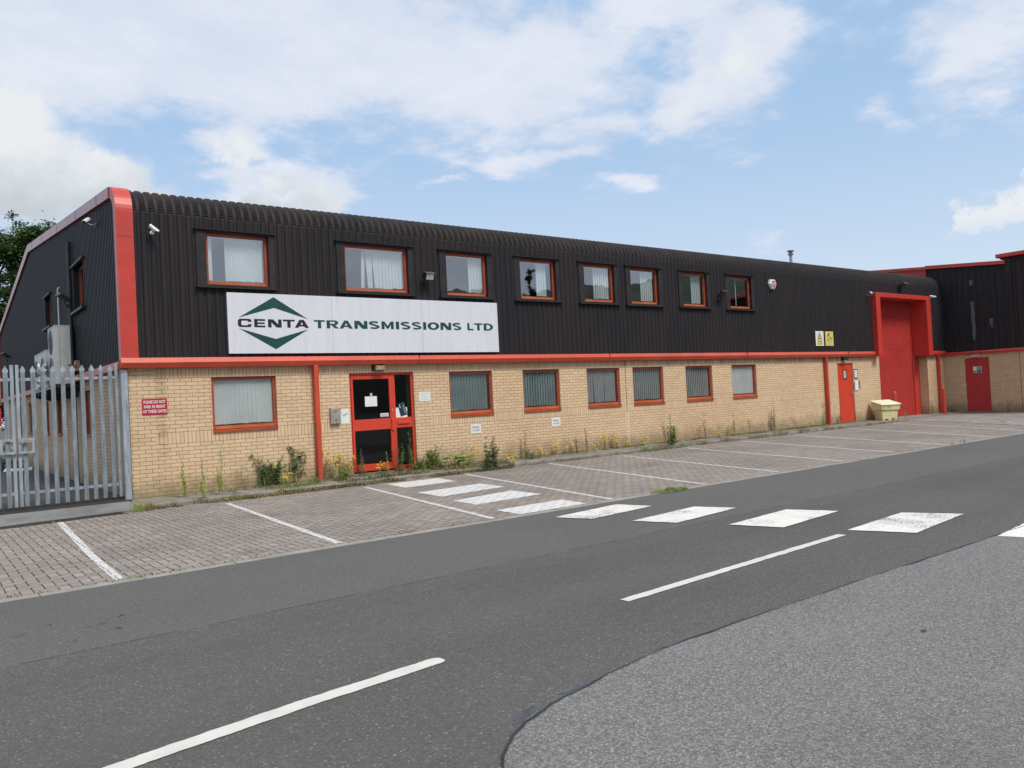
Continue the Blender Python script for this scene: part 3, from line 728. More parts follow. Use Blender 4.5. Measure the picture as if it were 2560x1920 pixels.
# TRANSMISSIONS LTD in heavy wide capitals
def band(outer, inner): return [[outer[i], outer[i+1], inner[i+1], inner[i]] for i in range(len(outer)-1)]
def s_curve():
    c = [(.5+.36*cos(radians(q)), .725+.175*sin(radians(q))) for q in range(25, 271, 15)] + [(.5+.36*cos(radians(q)), .275+.175*sin(radians(q))) for q in range(75, -156, -15)]
    L, R_ = [], []
    for i, p in enumerate(c):
        q0, q1 = c[max(i-1,0)], c[min(i+1,len(c)-1)]; dx, dz = (q1[0]-q0[0]), (q1[1]-q0[1])*.62; n = math.hypot(dx, dz); nx, nz = -dz/n, dx/n
        L.append((p[0]+nx*.135, p[1]+nz*.105)); R_.append((p[0]-nx*.135, p[1]-nz*.105))
    return band(L, R_)
GL = {'T': [[(0,.79),(1,.79),(1,1),(0,1)],[(.35,0),(.65,0),(.65,.79),(.35,.79)]],
 'R': [[(0,0),(.28,0),(.28,1),(0,1)],[(.28,.83),(.62,.83),(.62,1),(.28,1)],[(.28,.40),(.62,.40),(.62,.57),(.28,.57)],[(.40,.40),(.69,.40),(1,0),(.68,0)]] + band(arc(.62,.70,.34,.30,-90,90,10), arc(.62,.70,.06,.13,-90,90,10)),
 'A': [[(0,0),(.27,0),(.5,.70),(.5,1),(.37,1)],[(1,0),(.63,1),(.5,1),(.5,.70),(.73,0)],[(.336,.2),(.664,.2),(.605,.38),(.395,.38)]],
 'N': [[(0,0),(.26,0),(.26,1),(0,1)],[(.74,0),(1,0),(1,1),(.74,1)],[(.26,1),(.26,.58),(.62,0),(.74,0),(.74,.42),(.38,1)]],
 'M': [[(0,0),(.24,0),(.24,1),(0,1)],[(.76,0),(1,0),(1,1),(.76,1)],[(.24,1),(.24,.58),(.42,.06),(.5,.06),(.5,.42)],[(.76,1),(.5,.42),(.5,.06),(.58,.06),(.76,.58)]],
 'I': [[(0,0),(1,0),(1,1),(0,1)]], 'S': s_curve(), 'O': band(arc(.5,.5,.5,.515,0,360,28), arc(.5,.5,.22,.29,0,360,28)),
 'L': [[(0,0),(.36,0),(.36,1),(0,1)],[(.36,0),(1,0),(1,.21),(.36,.21)]],
 'D': [[(0,0),(.29,0),(.29,1),(0,1)],[(.29,.80),(.44,.80),(.44,1),(.29,1)],[(.29,0),(.44,0),(.44,.20),(.29,.20)]] + band(arc(.44,.5,.56,.5,-90,90,14), arc(.44,.5,.27,.30,-90,90,14))}
for word in ([('T',9.635,9.885),('R',9.925,10.21),('A',10.225,10.545),('N',10.585,10.905),('S',10.94,11.215),('M',11.26,11.575),('I',11.63,11.715),('S',11.755,12.02),('S',12.05,12.315),('I',12.36,12.445),('O',12.48,12.805),('N',12.84,13.15),('S',13.18,13.445)],
             [('L',13.62,13.80),('T',13.825,14.075),('D',14.11,14.40)]):
    mb = MB()
    for ch, xa, xb in word: stroke(mb, GL[ch], xa, xb, 3.302, 3.480)
    mb.build('lettering', M['green'], sb)

# ------------------------------------------------------------------ small signs on the wall
def board(name, label, x0, x1, z0, z1, mat, y=-.004, th=.004, cat='sign', group=None):
    t = thing(name, label, cat, ((x0+x1)/2, y, (z0+z1)/2), group)
    mb = MB(); mb.box(x0, x1, y-th, y, z0, z1); mb.build('sign_plate', M[mat], t)
    return t, y-th-.0015
t, y = board('warning_sign', 'red sign with white capitals asking drivers not to park by the gates', 6.16, 6.61, 1.605, 1.915, 'sign_red')
for i, s_ in enumerate(['PLEASE DO NOT', 'PARK IN FRONT', 'OF THESE GATES']):
    wd = [.395,.385,.42][i]; text_mesh('lettering', s_, (6.385-wd/2, 6.385+wd/2, 1.825-i*.09, 1.885-i*.09), M['sign_white'], t, y, bold=.018)
for lab, x0, z0 in [('white visitors car park plate left of the leafy bush, nearer the entrance', 13.66, .755), ('white visitors car park plate below the window with narrow slatted blinds', 16.27, .775)]:
    t, y = board('parking_sign', lab, x0, x0+.305, z0, z0+.23, 'sign_white', group='visitor car park plates')
    text_mesh('lettering', 'Visitors', (x0+.045, x0+.255, z0+.125, z0+.185), M['black'], t, y, bold=.004)
    text_mesh('lettering', 'car park', (x0+.045, x0+.26, z0+.045, z0+.105), M['black'], t, y, bold=.004)
CY = -.094
t, y = board('danger_sign', 'white and yellow danger sign with black triangle, left of the camera notice', 28.86, 29.38, 2.92, 3.455, 'sign_white', CY)
mb = MB(); mb.box(28.94, 29.30, y, y+.0012, 2.95, 3.13); mb.build('yellow_panel', M['sign_yellow'], t)
mb = MB(); cx = 29.12
mb.extrude([(cx-.155,y,3.155),(cx+.155,y,3.155),(cx,y,3.425)], (0,.0012,0)); mb.build('triangle', M['black'], t)
mb = MB(); mb.extrude([(cx-.115,y-.001,3.178),(cx+.115,y-.001,3.178),(cx,y-.001,3.378)], (0,.0009,0)); mb.build('triangle_field', M['sign_yellow'], t)
mb = MB(); mb.extrude([(cx-.035,y-.002,3.245),(cx-.01,y-.002,3.235),(cx+.04,y-.002,3.30),(cx+.015,y-.002,3.315)], (0,.0009,0)); mb.box(cx-.05, cx+.05, y-.002, y-.0011, 3.192, 3.212); mb.build('pictogram', M['black'], t)
text_mesh('lettering', 'Danger', (28.97,29.26,3.045,3.125), M['black'], t, y-.001, bold=.006)
text_mesh('lettering', 'Fragile roof', (28.955,29.285,2.965,3.02), M['black'], t, y-.001, bold=.004)
t, y = board('camera_notice', 'yellow surveillance notice with camera symbol, beside the red loading surround', 29.49, 30.02, 2.92, 3.45, 'sign_yellow', CY)
mb = MB(); mb.extrude([(29.62,y,3.28),(29.67,y,3.25),(29.79,y,3.36),(29.75,y,3.405)], (0,.0012,0)); mb.extrude([(29.72,y,3.27),(29.735,y,3.27),(29.80,y,3.225),(29.79,y,3.215)], (0,.0012,0)); mb.box(29.80,29.92,y,y+.0012,3.215,3.235); mb.build('pictogram', M['black'], t)
text_mesh('lettering', 'CCTV', (29.60,29.92,3.10,3.19), M['black'], t, y, bold=.004)
mb = MB()
for a, b, z in [(29.61,29.92,3.055),(29.69,29.84,3.01),(29.60,29.93,2.965)]: mb.box(a, b, y, y+.0012, z, z+.018)
mb.build('print_line', M['grey_text'], t)
t, y = board('notice_plate', 'small cream notice plate right of the red entrance doors', 12.23, 12.54, 1.615, 1.84, 'paper', -.003, .006)
mb = MB()
for i in range(5): mb.box(12.27, 12.50 - .03*(i % 2), y, y+.0012, 1.80-i*.037, 1.812-i*.037)
mb.build('print_line', M['faint'], t)
t, y = board('paper_notice', 'white paper with arrow sketch between intercom and entrance door', 10.205, 10.425, 1.205, 1.53, 'paper', -.002, .002, 'paper')
mb = MB(); W_ = lambda pts, w=.008: [mb.extrude([(a, y, b),(a+(0 if abs(c-a) > abs(d-b) else w), y, b+(w if abs(c-a) > abs(d-b) else 0)),(c+(0 if abs(c-a) > abs(d-b) else w), y, d+(w if abs(c-a) > abs(d-b) else 0)),(c, y, d)], (0,.0012,0)) for a, b, c, d in pts]
W_([(10.25,1.42,10.275,1.375),(10.275,1.375,10.375,1.435),(10.285,1.36,10.38,1.418),(10.235,1.44,10.26,1.45),(10.375,1.435,10.38,1.418)]); mb.build('pen_drawing', M['black'], t)
# steel intercom
t = thing('intercom', 'stainless door intercom box left of the entrance', 'intercom', (10.07, -.03, 1.2))
mb = MB(); mb.extrude([(9.955,-.0,1.205),(9.955,-.075,1.215),(9.955,-.075,1.555),(9.955,-.0,1.575)], (.235,0,0)); mb.build('casing', M['steel'], t, bevel=.006)
mb = MB()
for i in range(-2, 3):
    for j in range(-2, 3):
        if abs(i)+abs(j) <= 2 and (i or j): mb.tube([(10.072+i*.017,-.0765,1.485+j*.017),(10.072+i*.017,-.0735,1.485+j*.017)], .0062, 8)
for s_ in (-.065,.065): mb.tube([(10.072+s_,-.0765,1.485),(10.072+s_,-.0735,1.485)], .006, 8)
mb.build('speaker_hole', M['black'], t)
mb = MB(); mb.box(10.02,10.125,-.0765,-.074,1.372,1.38); mb.box(10.03,10.115,-.0765,-.074,1.355,1.362); mb.build('print_line', M['grey_text'], t)
mb = MB(); mb.tube([(10.075,-.082,1.30),(10.075,-.074,1.30)], .025, 14); mb.build('push_button', M['grey_metal'], t); mb = MB(); mb.tube([(10.075,-.082,1.235),(10.075,-.074,1.235)], .012, 10); mb.build('lock', M['grey_metal'], t)
# things stuck in the entrance glazing
yg = .082
t = thing('door_notice', 'blank white sheet taped inside the entrance door glass', 'paper', (11.02, yg, 1.55))
mb = MB(); mb.box(10.865, 11.17, yg, yg+.002, 1.555, 1.785); mb.build('sheet', M['paper'], t); mb = MB(); mb.box(11.0, 11.055, yg-.002, yg, 1.785-.02, 1.855); mb.build('tape', M['faint'], t)
t = thing('door_sticker', 'small white and blue sticker low in the entrance door glass', 'sticker', (11.34, yg, 1.28))
mb = MB(); mb.box(11.24, 11.45, yg, yg+.002, 1.295, 1.385); mb.build('sticker_face', M['paper'], t)
mb = MB(); mb.box(11.25, 11.44, yg-.0015, yg, 1.298, 1.312); mb.box(11.26, 11.43, yg-.0015, yg, 1.335, 1.352); mb.build('blue_band', M['sign_blue'], t)
mb = MB(); mb.box(11.645, 11.945, yg+.004, yg+.006, 1.265, 1.495); tag(mb.build('letter_sheet', M['paper']), 'white letter sheet behind the dark blue leaflet in the side light', 'paper')
t = thing('leaflet', 'dark blue leaflet leaning tilted in the entrance side light', 'leaflet', (11.82, yg, 1.3))
mb = MB(); mb.box(-.09, .09, -.001, .001, -.155, .155); mb.xf(Matrix.Translation((11.82, yg, 1.455)) @ Matrix.Rotation(radians(-14), 4, 'Y')); mb.build('cover', plain('navy_print', (.012,.035,.085), .4), t)
mb = MB()
for (a, b, c, d) in [(.055,.062,-.13,.10),(.028,.034,-.10,.09),(-.06,-.04,.04,.12)]: mb.box(a, b, -.0025, -.0012, c, d)
mb.xf(Matrix.Translation((11.82, yg, 1.455)) @ Matrix.Rotation(radians(-14), 4, 'Y')); mb.build('print_line', M['sign_yellow'], t)
# bulkhead lamps
t = thing('bulkhead_light', 'square yellowed bulkhead light over the entrance doors', 'light', (11.2, -.06, 2.43))
mb = MB(); mb.box(11.03, 11.33, -.05, -.001, 2.355, 2.50); mb.build('base', M['dark_metal'], t)
mb = MB(); mb.box(11.075, 11.325, -.115, -.05, 2.365, 2.485); mb.build('lens', plain('yellowed_lens', (.34,.27,.16), .4, var=.2, scale=9), t, bevel=.018)
mb = MB()
for a in (11.10, 11.30): mb.tube([(a,-.118,2.43),(a,-.114,2.43)], .012, 8)
mb.build('screw', M['dark_metal'], t)
t = thing('door_light', 'small black lamp fixed above the bright red door', 'light', (30.75, -.06, 2.4))
mb = MB(); mb.box(30.62, 30.92, -.12, -.001, 2.36, 2.49); mb.build('housing', M['dark_metal'], t, bevel=.02); mb = MB(); mb.box(30.66,30.88,-.11,-.03,2.335,2.36); mb.build('lens', M['lamp'], t)
# framed notice and paper beside the red door
t, y = board('framed_notice', 'narrow black framed notice beside the bright red door', 31.46, 31.72, 1.67, 2.03, 'black', -.002, .012)
mb = MB(); mb.box(31.495, 31.685, y, y+.0012, 1.705, 1.995); mb.build('notice_sheet', M['paper'], t)
mb = MB(); mb.box(31.56,31.62,y-.0015,y,1.90,1.95); mb.box(31.54,31.65,y-.0015,y,1.84,1.855); mb.box(31.575,31.605,y-.0015,y,1.73,1.82); mb.build('print_line', M['faint'], t)
mb = MB(); mb.box(31.70, 31.84, -.03, -.001, 1.29, 1.58); tag(mb.build('key_plate', M['grey_metal']), 'grey metal plate behind the paper beside the bright red door', 'plate')
t, y = board('paper_notice', 'white paper notice below the black framed notice', 31.45, 31.70, 1.22, 1.585, 'paper', -.031, .002, 'paper')
mb = MB(); W_([(31.52,1.46,31.55,1.42),(31.55,1.42,31.60,1.48),(31.60,1.50,31.62,1.46)], .012); mb.build('pen_drawing', M['grey_text'], t)

# ------------------------------------------------------------------ alarm box, cameras, floodlights
t = thing('alarm_box', 'white alarm bell box with red shield, high on the black cladding', 'alarm', (26.4, -.1, 5.03))
def hexa(cx, cz, w, h, top=.62): return [(cx-w*.62,cz+h),(cx+w*.62,cz+h),(cx+w,cz+h*.12),(cx+w*.42,cz-h),(cx-w*.42,cz-h),(cx-w,cz+h*.12)]
mb = MB(); A_ = hexa(26.34,5.03,.19,.165); B_ = hexa(26.34,5.03,.15,.135)
mb.add([(a,-.09,z) for a, z in A_]+[(a,-.155,z) for a, z in A_]+[(a,-.195,z) for a, z in B_], [(12,13,14,15,16,17)]+[(i,(i+1)%6,6+(i+1)%6,6+i) for i in range(6)]+[(6+i,6+(i+1)%6,12+(i+1)%6,12+i) for i in range(6)])
mb.build('casing', M['cam_white'], t)
mb = MB(); mb.extrude([(a,-.1975,z) for a, z in hexa(26.34,5.025,.115,.115)], (0,.002,0)); mb.build('shield', M['sign_red'], t)
mb = MB(); mb.box(26.255,26.425,-.1995,-.1976,5.045,5.085); mb.box(26.27,26.41,-.1995,-.1976,5.005,5.022); mb.box(26.285,26.395,-.1995,-.1976,4.97,4.985); mb.build('print_line', M['faint'], t)

def cctv(loc, aim, label, wall, sc=1.0):
    """bullet camera: wall plate, arm, body, lens and sun shield"""
    t = thing('security_camera', label, 'camera', loc, 'bullet cameras on the walls')
    L = Vector(loc); f = Vector(aim).normalized(); W = Vector(wall).normalized()
    side = f.cross(Vector((0,0,1))).normalized(); up = side.cross(f)
    R = Matrix((side, f, up)).transposed().to_4x4()
    c = L + W*.20*sc + Vector((0,0,.06*sc))
    mb = MB(); mb.tube([L, L+W*.025*sc], .045*sc, 12); mb.tube([L+W*.02*sc, L+W*.12*sc+Vector((0,0,-.02*sc)), c-up*.04*sc], .016*sc, 8); mb.build('bracket', M['cam_white' if sc < .9 else 'grey_metal'], t)
    mb = MB(); mb.tube([(0,-.10*sc,0),(0,.09*sc,0)], .042*sc, 14); mb.xf(Matrix.Translation(c) @ R); mb.build('body', M['cam_white'], t)
    mb = MB(); mb.tube([(0,.09*sc,0),(0,.098*sc,0)], .034*sc, 14); mb.xf(Matrix.Translation(c) @ R); mb.build('lens', M['black'], t)
    mb = MB(); pr = [(.055*sc*sin(a), .052*sc*cos(a)+.004) for a in [radians(q) for q in (-85,-50,-20,20,50,85)]]
    ip = [(p*.9, q*.9) for p, q in pr][::-1]
    mb.extrude([(p, -.11*sc, q) for p, q in pr+ip], (0,.25*sc,0)); mb.xf(Matrix.Translation(c) @ R); mb.build('sun_shield', M['cam_white'], t)
cctv((6.44,-.086,5.10), (.62,-.35,-.62), 'white bullet camera on the front cladding beside the red corner trim', (0,-1,0), .80)
cctv((5.86,1.95,5.62), (-.5,-.72,-.45), 'grey bullet camera high on the gable under the sloping trim', (-1,0,0), .95)
cctv((32.62,-.086,4.90), (-.55,-.6,-.35), 'white bullet camera left of the red loading surround', (0,-1,0), .9)
cctv((37.62,-.086,4.95), (.45,-.8,-.25), 'white bullet camera right of the red loading surround', (0,-1,0), .95)

def flood(loc, wall, tilt, label, wide=.22, led=False):
    t = thing('floodlight', label, 'floodlight', loc, 'floodlights on the cladding')
    L = Vector(loc); W = Vector(wall).normalized(); s = Vector((0,0,1)).cross(W).normalized()
    R = Matrix((s, -W, Vector((0,0,1)))).transposed().to_4x4()
    mb = MB(); mb.box(-.05,.05,-.02,0,-.06,.04); mb.tube([(0,-.02,-.01),(0,-.12,.0),(0,-.13,.10)], .016, 8); mb.tube([(0,-.06,-.03),(0,-.10,-.06)], .028, 10); mb.xf(Matrix.Translation(L) @ R); mb.build('bracket', M['dark_metal'], t)
    Rt = Matrix.Translation(L + W*.15 + Vector((0,0,.17))) @ R @ Matrix.Rotation(radians(tilt), 4, 'X')
    mb = MB(); w = wide/2
    if led: mb.box(-w,w,-.03,.03,-.13,.13)
    else:
        mb.extrude([(-w,.07,-.05),(-w,.07,.05),(-w,.0,.085),(-w,-.09,.085),(-w,-.09,-.085),(-w,.0,-.085)], (wide,0,0))
    mb.xf(Rt); mb.build('housing', M['dark_metal'], t, bevel=.006)
    mb = MB()
    if led: mb.box(-w+.02,w-.02,-.036,-.031,-.11,.11, 0)
    else:
        mb.box(-w+.012,w-.012,-.096,-.091,-.072,.072)
    mb.xf(Rt); mb.build('lens', M['black' if led else 'lamp'], t)
    mb = MB(); mb.box(-w-.012,w+.012,-.12 if not led else -.05,.0,.087 if not led else .132,.094 if not led else .14); mb.xf(Rt); mb.build('visor', M['dark_metal' if led else 'grey_metal'], t)
flood((12.50,-.09,4.40), (0,-1,0), 20, 'black floodlight between the third upstairs window and the one above the entrance')
flood((23.48,-.09,4.40), (0,-1,0), 45, 'black floodlight between the last two upstairs windows', .26, True)
flood((35.2,-.09,5.25), (0,-1,0), 62, 'black floodlight above the red loading surround', .34, True)
flood((5.80,5.22,4.35), (-1,-.25,0), 55, 'slim black floodlight on the gable rainwater pipe', .26, True)
flood((5.86,20.5,4.1), (-1,-.25,0), 50, 'distant black floodlight low at the far end of the gable', .4, True)

# ------------------------------------------------------------------ air conditioners on the plant shelf
def aircon(y0, y1, z0, z1, label, fans, x0=5.43):
    t = thing('air_conditioner', label, 'air conditioner', ((x0+5.8)/2, y0, z0), 'air conditioners on the gable shelf')
    mb = MB(); mb.box(x0, 5.80, y0, y1, z0+.04, z1-.02); mb.box(x0-.01, 5.81, y0-.01, y1+.01, z1-.02, z1)
    for yy in (y0+.1, y1-.15): mb.box(x0+.04, 5.78, yy, yy+.06, z0, z0+.04)
    mb.build('casing', M['ac'], t, bevel=.008)
    h = (z1-z0-.1)/fans
    for i in range(fans):
        c = ((y0+y1)/2+.08, z0+.07+h*(i+.5)); g = MB(); r = min(h*.45, .30)
        for q in (1, .8, .6, .4, .2):
            pts = [(x0-.008, c[0]+r*q*cos(2*pi*k/20), c[1]+r*q*sin(2*pi*k/20)) for k in range(21)]; g.tube(pts, .006, 5, caps=False)
        for k in range(8): g.tube([(x0-.008,c[0],c[1]),(x0-.008,c[0]+r*cos(pi*k/4),c[1]+r*sin(pi*k/4))], .005, 5)
        g.tube([(x0-.005,c[0],c[1]),(x0+.002,c[0],c[1])], r*.98, 20)
        g.build('fan_grille', M['ac_dark'], t)
    mb = MB(); mb.box(5.69, 5.78, y0-.013, y0-.0105, z0+(z1-z0)*.33, z0+(z1-z0)*.33+.02); mb.box(5.56,5.59,y0-.013,y0-.0105,z0+.06,z0+.09)
    mb.box(x0+.10, x0+.104, y0-.0115, y0-.0102, z0+.06, z1-.03); mb.build('handle_slot', M['black'], t)
    return t
aircon(5.20, 6.28, 2.42, 3.86, 'tall grey air conditioner nearest the street on the gable shelf', 2)
aircon(6.84, 7.74, 2.42, 3.40, 'smaller air conditioner just behind the tall one', 1)
aircon(8.05, 9.0, 2.42, 3.40, 'farthest air conditioner on the gable shelf', 1)
for (yy, lab) in [(6.74,'crinkled silver pipe wrapping between the tall air conditioner and the next'), (7.94,'crinkled silver pipe wrapping before the farthest air conditioner')]:
    mb = MB(); rr = random.Random(yy); pts = [(5.42+rr.uniform(-.03,.03), yy+rr.uniform(-.02,.02), 2.43+i*.07) for i in range(11)]
    mb.tube(pts, [.03+.05*rr.random()+.02*sin(i*1.1) for i in range(11)], 9); tag(mb.build('pipe_wrap', M['foil'], smooth=False), lab, 'pipe wrap', 'foil wrapped pipes')
t = thing('isolator_switch', 'small yellow and red isolator switch on the gable beside the tall air conditioner', 'switch', (5.84, 4.7, 2.9))
mb = MB(); mb.box(5.76, 5.86, 4.62, 4.74, 2.74, 2.98); mb.build('box', plain('switch_box', (.42,.36,.24), .5), t)
mb = MB(); mb.tube([(5.765,4.61,2.84),(5.74,4.60,2.84)], .04, 10); mb.build('knob', M['sign_red'], t); mb = MB(); mb.box(5.75,5.762,4.63,4.73,2.88,2.94); mb.build('yellow_plate', M['sign_yellow'], t)

# ------------------------------------------------------------------ palisade gate
GY = .10
def pale_mesh(x):
    mb = MB(); z0, zh, zt = .115, 2.47, 2.59
    pr = [(-.036,0),(-.024,-.016),(-.010,-.003),(0,-.016),(.010,-.003),(.024,-.016),(.036,0),(.036,.004),(.024,-.011),(.010,.003),(0,-.011),(-.010,.003),(-.024,-.011),(-.036,.004)]
    mb.extrude([(x+a, GY-.03+b, z0) for a, b in pr], (0,0,zh-z0))
    mb.extrude([(x-.036,GY-.036,zh-.0),(x+.036,GY-.036,zh-.0),(x+.046,GY-.036,zh+.035),(x,GY-.036,zt),(x-.046,GY-.036,zh+.035)], (0,.005,0))
    mb.extrude([(x,GY-.05,zh-.02),(x,GY-.031,zh-.02),(x,GY-.028,zt-.02)], (.004,0,0))
    return mb
def gate_leaf(label, pales, stiles, x0, x1, boxx):
    g = thing('gate_leaf', label, 'gate', ((x0+x1)/2, GY, .1), 'galvanised palisade gates')
    for x in stiles:
        mb = MB(); mb.box(x-.026, x+.026, GY-.03, GY+.02, .11, 2.60); mb.build('stile', M['galv'], g, bevel=.004)
    for z in (2.32, .32):
        mb = MB(); mb.box(x0+.03, x1-.03, GY-.012, GY+.018, z, z+.05); mb.build('rail', M['galv'], g)
    first = None
    for x in pales:
        if first is None: first = pale_mesh(x).build('pale', M['galv'], g); fx = x
        else:
            o = first.copy(); o.location = (x-fx, random.uniform(-.003,.003), random.uniform(-.006,.006)); o.parent = g; COL.objects.link(o)
    a, b = boxx
    mb = MB(); mb.ring(a, b, 1.04, 1.31, .045, GY-.075, GY-.035); mb.build('lock_box', M['galv'], g)
    return g
g1 = gate_leaf('galvanised palisade gate leaf hinged beside the brick corner', [4.245+.1555*i for i in range(10)], [4.163, 5.755], 4.14, 5.78, (4.14, 4.385))
mb = MB(); mb.box(4.16, 4.33, GY-.10, GY-.076, 1.235, 1.26); mb.box(4.18,4.21,GY-.11,GY-.076,1.22,1.275); mb.build('slide_bolt', M['steel'], g1)
g2 = gate_leaf('galvanised palisade gate leaf cut by the left picture edge', [3.985-.1555*i for i in range(10)], [4.082, 2.5], 2.47, 4.11, (3.86, 4.105))
t = thing('padlock', 'small padlock hanging in the gate lock box', 'padlock', (4.04, GY-.09, 1.18))
mb = MB(); mb.box(4.02, 4.065, GY-.10, GY-.08, 1.13, 1.18); mb.build('body', M['steel'], t); mb = MB(); mb.tube([(4.03,GY-.09,1.18),(4.03,GY-.09,1.215),(4.055,GY-.09,1.215),(4.055,GY-.09,1.18)], .005, 6); mb.build('shackle', M['grey_metal'], t)
t = thing('gate_post', 'thick galvanised gate post standing against the brick corner', 'post', (5.86, -.02, 0))
mb = MB(); mb.box(5.80, 5.915, -.075, .04, -.02, 2.48); mb.build('post', M['galv'], t, bevel=.006)
mb = MB()
for z in (2.12, 1.78): mb.box(5.797, 5.918, -.078, .043, z, z+.03)
mb.build('clamp_band', M['galv'], t)
mb = MB()
for z in (2.135, 1.795, 1.02): mb.tube([(5.915,-.05,z),(5.935,-.05,z)], .012, 6)
mb.build('bolt', M['dark_metal'], t)
t = thing('gate_sign', 'plain red sign on the gate at the left picture edge', 'sign', (3.80, GY-.06, 1.7))
mb = MB(); mb.box(3.50, 3.905, GY-.062, GY-.056, 1.54, 1.855); mb.build('sign_plate', M['sign_red'], t)

# ------------------------------------------------------------------ grit bin, bollards
t = thing('grit_bin', 'weathered yellow grit bin with faded lid beside the loading door', 'grit bin', (32.55, -.52, 0))
BM = Matrix.Translation((32.62, -.56, -.01)) @ Matrix.Rotation(radians(-27), 4, 'Z') @ Matrix.Diagonal((.80,.80,1.0,1))
def frustum(mb, w0, d0, z0, w1, d1, z1, dz=0):
    a, b, c, d = w0/2, d0/2, w1/2, d1/2
    mb.add([(-a,-b,z0),(a,-b,z0),(a,b,z0),(-a,b,z0),(-c,-d,z1-dz),(c,-d,z1-dz),(c,d,z1),(-c,d,z1)], [(0,3,2,1),(4,5,6,7),(0,1,5,4),(1,2,6,5),(2,3,7,6),(3,0,4,7)])
mb = MB(); frustum(mb, .78, .58, .07, .86, .64, .40)
for a, b in [(-.39,-.25),(-.10,.10),(.25,.39)]: mb.box(a, b, -.29, .29, 0, .072)
mb.xf(BM); mb.build('tub', M['bin'], t, bevel=.012)
mb = MB(); frustum(mb, .97, .74, .405, 1.04, .80, .70, .10); mb.xf(BM); mb.build('rim', M['bin'], t, bevel=.018)
mb = MB()
mb.add([(-.55,-.44,.605),(.55,-.44,.605),(.55,.42,.735),(-.55,.42,.735),(-.54,-.43,.645),(.54,-.43,.645),(.53,.41,.79),(-.53,.41,.79),(-.40,-.30,.69),(.40,-.30,.69),(.40,.28,.80),(-.40,.28,.80)],
       [(0,3,2,1),(0,1,5,4),(1,2,6,5),(2,3,7,6),(3,0,4,7),(4,5,9,8),(5,6,10,9),(6,7,11,10),(7,4,8,11),(8,9,10,11)])
mb.box(-.08,.08,-.47,-.44,.60,.64); mb.xf(BM); mb.build('lid', M['bin_lid'], t, bevel=.012)
for x, lab in [(33.48,'orange red bollard behind the grit bin'), (37.60,'orange red bollard in front of the far downpipe')]:
    t = thing('bollard', lab, 'bollard', (x, -.5, 0), 'bollards guarding the loading door')
    mb = MB(); mb.tube([(x,-.5,-.05),(x,-.5,1.05),(x,-.5,1.085)], [.075,.075,.05], 16); mb.build('post', M['orange_red'], t)
    mb = MB(); mb.tube([(x,-.5,-.05),(x,-.5,.0)], .16, 14); mb.build('concrete_base', M['kerb'], t)

# rubbish lying in the yard behind the gate
mb = MB(); mb.extrude([(5.0,14.1,.03),(5.75,13.7,.03),(5.78,13.72,.15),(5.5,13.85,.11),(5.05,14.12,.13)], (.05,.16,0)); tag(mb.build('white_sack', M['paper']), 'white sack lying flat on the yard behind the gate', 'sack')
t = thing('dark_crate', 'black crate lying behind the white sack in the yard', 'crate', (5.45, 14.6, 0)); mb = MB(); mb.ring(5.0, 5.7, .03, .33, .05, 14.35, 14.7); mb.build('side_panel', M['black'], t); mb = MB(); mb.box(5.05,5.65,14.4,14.7,.08,.14); mb.build('base', M['black'], t)

# ------------------------------------------------------------------ ground
G = -.05
def sheet(name, pts, z, mat):
    mb = MB(); mb.poly([(a, b, z) for a, b in pts]); return struct(name, mb, mat)
sheet('ground', [(-420,-420),(420,-420),(420,420),(-420,420)], -.12, M['ground'])
sheet('road', [(-90,-60),(90,-60),(90,-7.615),(-90,-7.615)], G, M['asphalt'])
# pale resurfaced side road with a ragged curved edge
rr = random.Random(5)
edge = [(90,-12.79),(40,-12.79)]
ctrl = [(14,-12.80),(11.31,-12.80),(9.87,-12.79),(8.71,-12.78),(7.75,-12.78),(7.21,-12.775),(6.65,-12.79),(6.32,-12.81),(5.95,-12.85),(5.59,-12.93),(5.29,-12.99),(5.03,-13.08),(4.88,-13.17),(4.72,-13.31),(4.56,-13.52),(4.42,-13.82),(4.32,-14.25),(4.26,-14.9),(4.22,-16),(4.2,-18)]
fine = []
for (a, b), (c, d) in zip(ctrl[:-1], ctrl[1:]):
    n = max(2, int(math.hypot(c-a, d-b)/.035))
    for i in range(n):
        u = i/n; fine.append((a+(c-a)*u, b+(d-b)*u + .016*(mnoise.noise((a+(c-a)*u)*Vector((4,0,0))+Vector((0,3*(b+(d-b)*u),0)))) + .007*mnoise.noise(Vector(((a+(c-a)*u)*23, (b+(d-b)*u)*23, 2)))))
edge += fine + [(4.2,-18),(4.2,-60),(90,-60)]
sheet('side_road', edge, G+.004, M['asphalt_light'])
mb = MB()
for i in range(len(fine)-1):
    (a, b), (c, d) = fine[i], fine[i+1]; t_ = Vector((c-a, d-b)).normalized(); nx, ny = t_.y, -t_.x
    w1 = .008 + .012*mnoise.noise(Vector((a*3, b*3, 7))); w2 = .008 + .012*mnoise.noise(Vector((c*3, d*3, 7)))
    if w1 < .003 or w2 < .003: continue
    mb.poly([(a-nx*w1*.7, b-ny*w1*.7, G+.0085), (c-nx*w2*.7, d-ny*w2*.7, G+.0085), (c+nx*w2, d+ny*w2, G+.0085), (a+nx*w1, b+ny*w1, G+.0085)])
struct('asphalt_joint', mb, M['joint'])
mb = MB()
